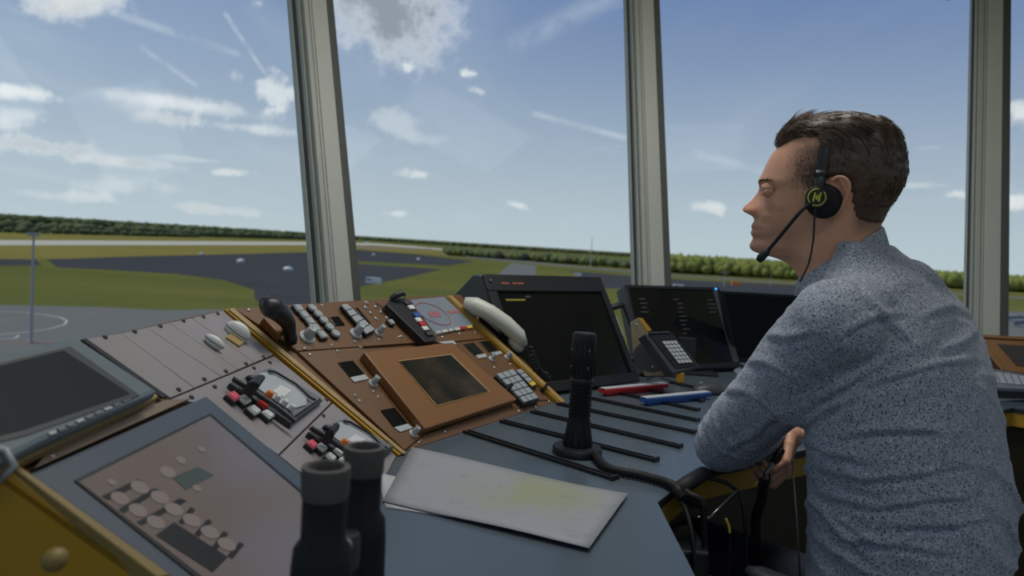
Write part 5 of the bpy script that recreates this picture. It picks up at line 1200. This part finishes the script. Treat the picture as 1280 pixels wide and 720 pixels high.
# trousers and shoes
q = MB()
cap(q, hipc-BR_*.09+Vector((0, 0, -.0)), hipc+BR_*.09, .115, .115)
ank = []
for sd in (-1, 1):
    hj = hipc+BR_*(.09*sd); kn = hj+BF*.42+BR_*(.05*sd); an = Vector((kn.x, kn.y, .12))+BF*(.02); ank.append(an)
    chain(q, [hj, kn, an], [.092, .070, .058], n=20)
me = remesh(q, .008, 4, 'trousers'); me.materials.append(M['trouser']); link('trousers', me, man)
for an in ank:
    q = MB(); q.tube([an-BF*.05+Vector((0, 0, -.065)), an+Vector((0, 0, -.06)), an+BF*.08-Vector((0, 0, .075)), an+BF*.17-Vector((0, 0, .088)), an+BF*.20-Vector((0, 0, .095))], [.035, .046, .042, .030, .012], 16); q.v = [(v[0], v[1], max(v[2], .002)) for v in q.v]; q.build('shoe', M['leather'], man, 'all')
# --- headset
hs = thing('headset', hp(395, 415, .09), 'black headset with boom microphone and yellow-green emblem, worn on his head', 'headset')
def tp(X, Y, y): return hp(X, Y, y)
q = MB(); P = []
for k in range(33):
    a = math.pi*k/32; y = math.cos(a); z_ = math.sin(a)
    X = 388+44*z_**1.5; Yt = 385-(385-76)*z_**.8; P.append((X, Yt, (.086)*abs(y)**.85*(1 if y >= 0 else -1)))
q.tube([tp(*p) for p in P], .0085, 14, flat=(HX, .24)); q.build('headband', M['black'], hs, 'all')
for sd in (1, -1):
    axc = (HX, HZ, HY*sd); c0 = hp(405, 412, sd*.0785)
    q = MB(); q.lathe(c0, [(.020, -.004), (.0262, .000), (.0275, .006), (.0262, .011), (.020, .0135), (.003, .0145)], 36, axc); q.build('ear_cushion', M['rubber'], hs, 'all')
    c2_ = hp(381, 398, sd*.092); q = MB(); q.lathe(c2_, [(.0165, -.006), (.0172, -.003), (.0172, .004), (.0160, .0058), (.002, .006)], 36, axc); q.build('ear_cup', M['black'], hs, True)
    q = MB(); q.tube([hp(384, 395, sd*.091), hp(387, 340, sd*.0885), hp(390, 300, sd*.0865)], [.0062, .0068, .0075], 12, flat=(HX, .4)); q.build('slider', M['dgrey'], hs, 'all')
    q = MB(); q.box(hp(390, 315, sd*.0875), (.018, .0065, .007), (HX, HY, HZ)); q.build('slider_clip', M['black'], hs, bevel=.0015)
M['emblem'] = pm('yellow_green_emblem', (.62, .60, .06), .4)
ec = hp(381, 398, .0984)
q = MB()
for a0, a1 in ((-1.2, 1.25), (1.9, 4.7)):
    q.tube([ec+HX*math.cos(a+.5)*.0128+HZ*math.sin(a+.5)*.0128 for a in np.linspace(a0, a1, 22)], .0009, 6)
q.build('emblem_ring', M['emblem'], hs, True)
def bar_(X0, Y0, X1, Y1, w=.0011): # emblem strokes in its own small frame, units of mm
    a = ec-HX*X0*.001-HZ*Y0*.001; b__ = ec-HX*X1*.001-HZ*Y1*.001; q = MB(); d_ = (b__-a).normalized(); q.box((a+b__)/2+HY*.0003, ((b__-a).length, w*2, .0012), (d_, HY.cross(d_), HY)); q.build('emblem_stroke', M['emblem'], hs)
bar_(-2.6, -7.4, -5.4, 6.6, .0013); bar_(5.6, -7.4, 2.6, 6.6, .0013); bar_(-1.6, -2.6, .1, 3.8, .0010); bar_(1.4, -4.4, .4, 3.0, .0010)
q = MB(); pb = [hp(362, 422, .093), atd(1003, 262, 1.178), atd(985, 283, 1.185), atd(966, 306, 1.195), atd(957, 316, 1.2)]
q.tube(spline(pb, 5), .0031, 10); q.build('boom', M['rubber'], hs, 'all')
q = MB(); q.tube([atd(961, 311, 1.2), atd(957, 316, 1.2), atd(951, 322.5, 1.202), atd(947.5, 326.5, 1.203)], [.004, .0062, .0068, .0045], 14); q.build('microphone_foam', M['rubber'], hs, 'all')
q = MB(); cb = [hp(378, 432, .098), atd(1018, 275, 1.18), atd(1016.5, 300, 1.18), atd(1012, 325, 1.175), atd(1007, 338, 1.165), atd(1000, 352, 1.16), atd(985, 400, 1.10), atd(960, 470, 1.20)]
q.tube(spline(cb[:6], 6), .0016, 8); q.build('cable', M['rubber'], hs, 'all')

# --- connector in his hand and the cables hanging at the desk edge
cn = thing('cable_connector', atd(962, 588, 1.42), 'silver and black cable plug held in his left hand', 'plug')
q = MB(); a_, b__ = atd(956, 593, 1.42), atd(966, 579, 1.425); q.tube([a_, a_.lerp(b__, .6), b__], [.0042, .0050, .0050], 14); q.build('ferrule', M['chrome'], cn, True)
q = MB(); q.tube([b__, atd(972, 570, 1.43), atd(978, 562, 1.435)], [.0062, .0068, .006], 14); q.build('grip', M['rubber'], cn, True)
q = MB(); q.tube(spline([atd(957, 592, 1.42), atd(952, 600, 1.42), atd(950, 608, 1.42)], 4), .0018, 8); q.build('lead', M['black'], cn, 'all')
q = MB(); q.tube(spline([atd(962, 592, 1.42), atd(962, 600, 1.42), atd(960, 608, 1.42)], 4), .0018, 8); q.build('lead', M['black'], cn, 'all')
q = MB(); q.tube([atd(948, 601, 1.42), atd(942, 608, 1.42)], .0025, 8); q.build('lead_sleeve', M['yellowkey'], cn, 'all', label='yellow sleeve')
def cable(name, pts, r, mat, label, cat='cable', grp=None, coil=0, ring=None):
    P = spline([atd(x, y, d) for x, y, d in pts], 10)
    if coil:
        P2 = []; n_ = coil*9
        for k in range(n_):
            u = k/(n_-1)*(len(P)-1); i = min(int(u), len(P)-2); c0 = P[i].lerp(P[i+1], u-i); tt = (P[i+1]-P[i]).normalized(); e1 = tt.orthogonal().normalized(); e2 = tt.cross(e1); a = 2*math.pi*k/9; P2.append(c0+e1*math.cos(a)*.008+e2*math.sin(a)*.008)
        P = P2
    q = MB(); q.tube(P, r, 8); return tag(q.build(name, mat, None, 'all'), label, cat, grp)
cable('coiled_cable', [(955, 600, 1.43), (952, 625, 1.42), (945, 650, 1.42), (946, 690, 1.42), (950, 760, 1.42)], .0024, M['rubber'], 'black coiled cable hanging below the plug in his hand', coil=34)
cable('thin_cable', [(990, 575, 1.43), (993, 610, 1.40), (996, 650, 1.36), (999, 700, 1.32), (1002, 760, 1.3)], .0016, M['dgrey'], 'thin grey cable hanging straight down beside his shirt')
cable('thin_cable', [(905, 645, 1.30), (912, 662, 1.30), (912, 700, 1.30), (911, 760, 1.30)], .0016, M['black'], 'thin black cable with a yellow-green sleeve hanging under the desk')
cable('cable_sleeve', [(907, 648, 1.298), (911, 658, 1.298), (912, 666, 1.298)], .0024, M['yellowkey'], 'yellow-green sleeve on the thin hanging cable', 'cable sleeve')
cable('bent_metal_hook', [(921, 613, 1.33), (912, 622, 1.32), (900, 634, 1.30), (892, 642, 1.29), (886, 647, 1.28), (872, 646.5, 1.28)], .0021, M['chrome'], 'slim bent silver metal rod below the desk corner', 'hook')
cable('thick_cable', [(848, 606, 1.30), (862, 618, 1.26), (878, 628, 1.25), (880, 660, 1.25), (884, 760, 1.25)], .006, M['rubber'], 'thick black cable dropping over the desk corner')
cable('black_cable', [(856, 600, 1.33), (880, 597, 1.36), (915, 608, 1.36), (930, 640, 1.34), (934, 760, 1.34)], .0035, M['black'], 'black cable looping under his left elbow')
cable('black_cable', [(842, 612, 1.27), (858, 640, 1.24), (866, 680, 1.22), (872, 760, 1.22)], .0042, M['black'], 'black cable hanging closest to the front desk edge')
# dark elbow pad clamped on the desk edge under his arm
ep = thing('equipment_arm', atd(868, 600, 1.33), 'black rubber-covered arm clamped at the desk corner under his elbow', 'arm')
q = MB(); a_, b__ = PD.pt(848, 612, .008), PD.pt(880, 592, .010); b__ = Vector((b__.x, b__.y, ZD+.012)); q.tube([a_, a_.lerp(b__, .5), b__], [.011, .012, .011], 12, flat=(Vector((0, 0, 1)), 1.3)); q.build('sleeve', M['rubber'], ep, 'all')
q = MB(); q.box((.262, 1.24, ZD-.055), (.02, .10, .06)); q.build('clamp', M['black'], ep, bevel=.004)
q = MB(); q.box((.30, 1.26, ZD-.10), (.09, .12, .05)); q.build('junction_box', M['black'], ep, bevel=.004)
# --- office chair
ch = thing('office_chair', (.60, 1.15, 0), 'black office chair under the man, one rounded armrest showing', 'chair')
sc_ = Vector((.59, 1.14, 0)); ax = (BR_, BF, Vector((0, 0, 1)))
q = MB(); q.ell(sc_+Vector((0, 0, .395)), (.25, .25, .045), ax, 28, 10); q.build('seat', M['dgrey'], ch, 'all')
q = MB(); q.ell(sc_-BF*.27+Vector((0, 0, .53)), (.2, .035, .12), ax, 24, 10); q.build('backrest', M['dgrey'], ch, 'all')
q = MB(); q.tube([sc_-BF*.15+Vector((0, 0, .37)), sc_-BF*.30+Vector((0, 0, .38)), sc_-BF*.30+Vector((0, 0, .5))], .015, 10); q.build('back_stem', M['black'], ch, 'all')
q = MB(); q.lathe(sc_, [(.03, .08), (.03, .22), (.02, .23), (.02, .36)], 16); q.build('gas_column', M['chrome'], ch, True)
for k in range(5):
    a = 2*math.pi*k/5; d_ = Vector((math.cos(a), math.sin(a), 0)); q = MB(); q.tube([sc_+Vector((0, 0, .10)), sc_+d_*.28+Vector((0, 0, .065))], [.025, .015], 10); lg = q.build('leg', M['black'], ch, 'all')
    q = MB(); c0 = sc_+d_*.28; q.lathe(c0+Vector((0, 0, .028))-d_.cross(Vector((0, 0, 1)))*.02, [(.027, 0), (.027, .04)], 16, (d_, Vector((0, 0, 1)), d_.cross(Vector((0, 0, 1))))); q.build('caster', M['black'], lg, True)
ar = atd(978, 729, 1.19)
q = MB(); q.tube([ar-BF*.08, ar-BF*.06, ar+BF*.04, ar+BF*.06], [.010, .020, .020, .010], 14, flat=(BR_, .6)); q.build('armrest', M['dgrey'], ch, 'all', label='dark grey rounded armrest pad')
q = MB(); q.tube([ar-Vector((0, 0, .015)), Vector((ar.x, ar.y, .42)), Vector((ar.x, ar.y, .40))+BR_*.12], .013, 10); q.build('armrest_post', M['black'], ch, 'all')
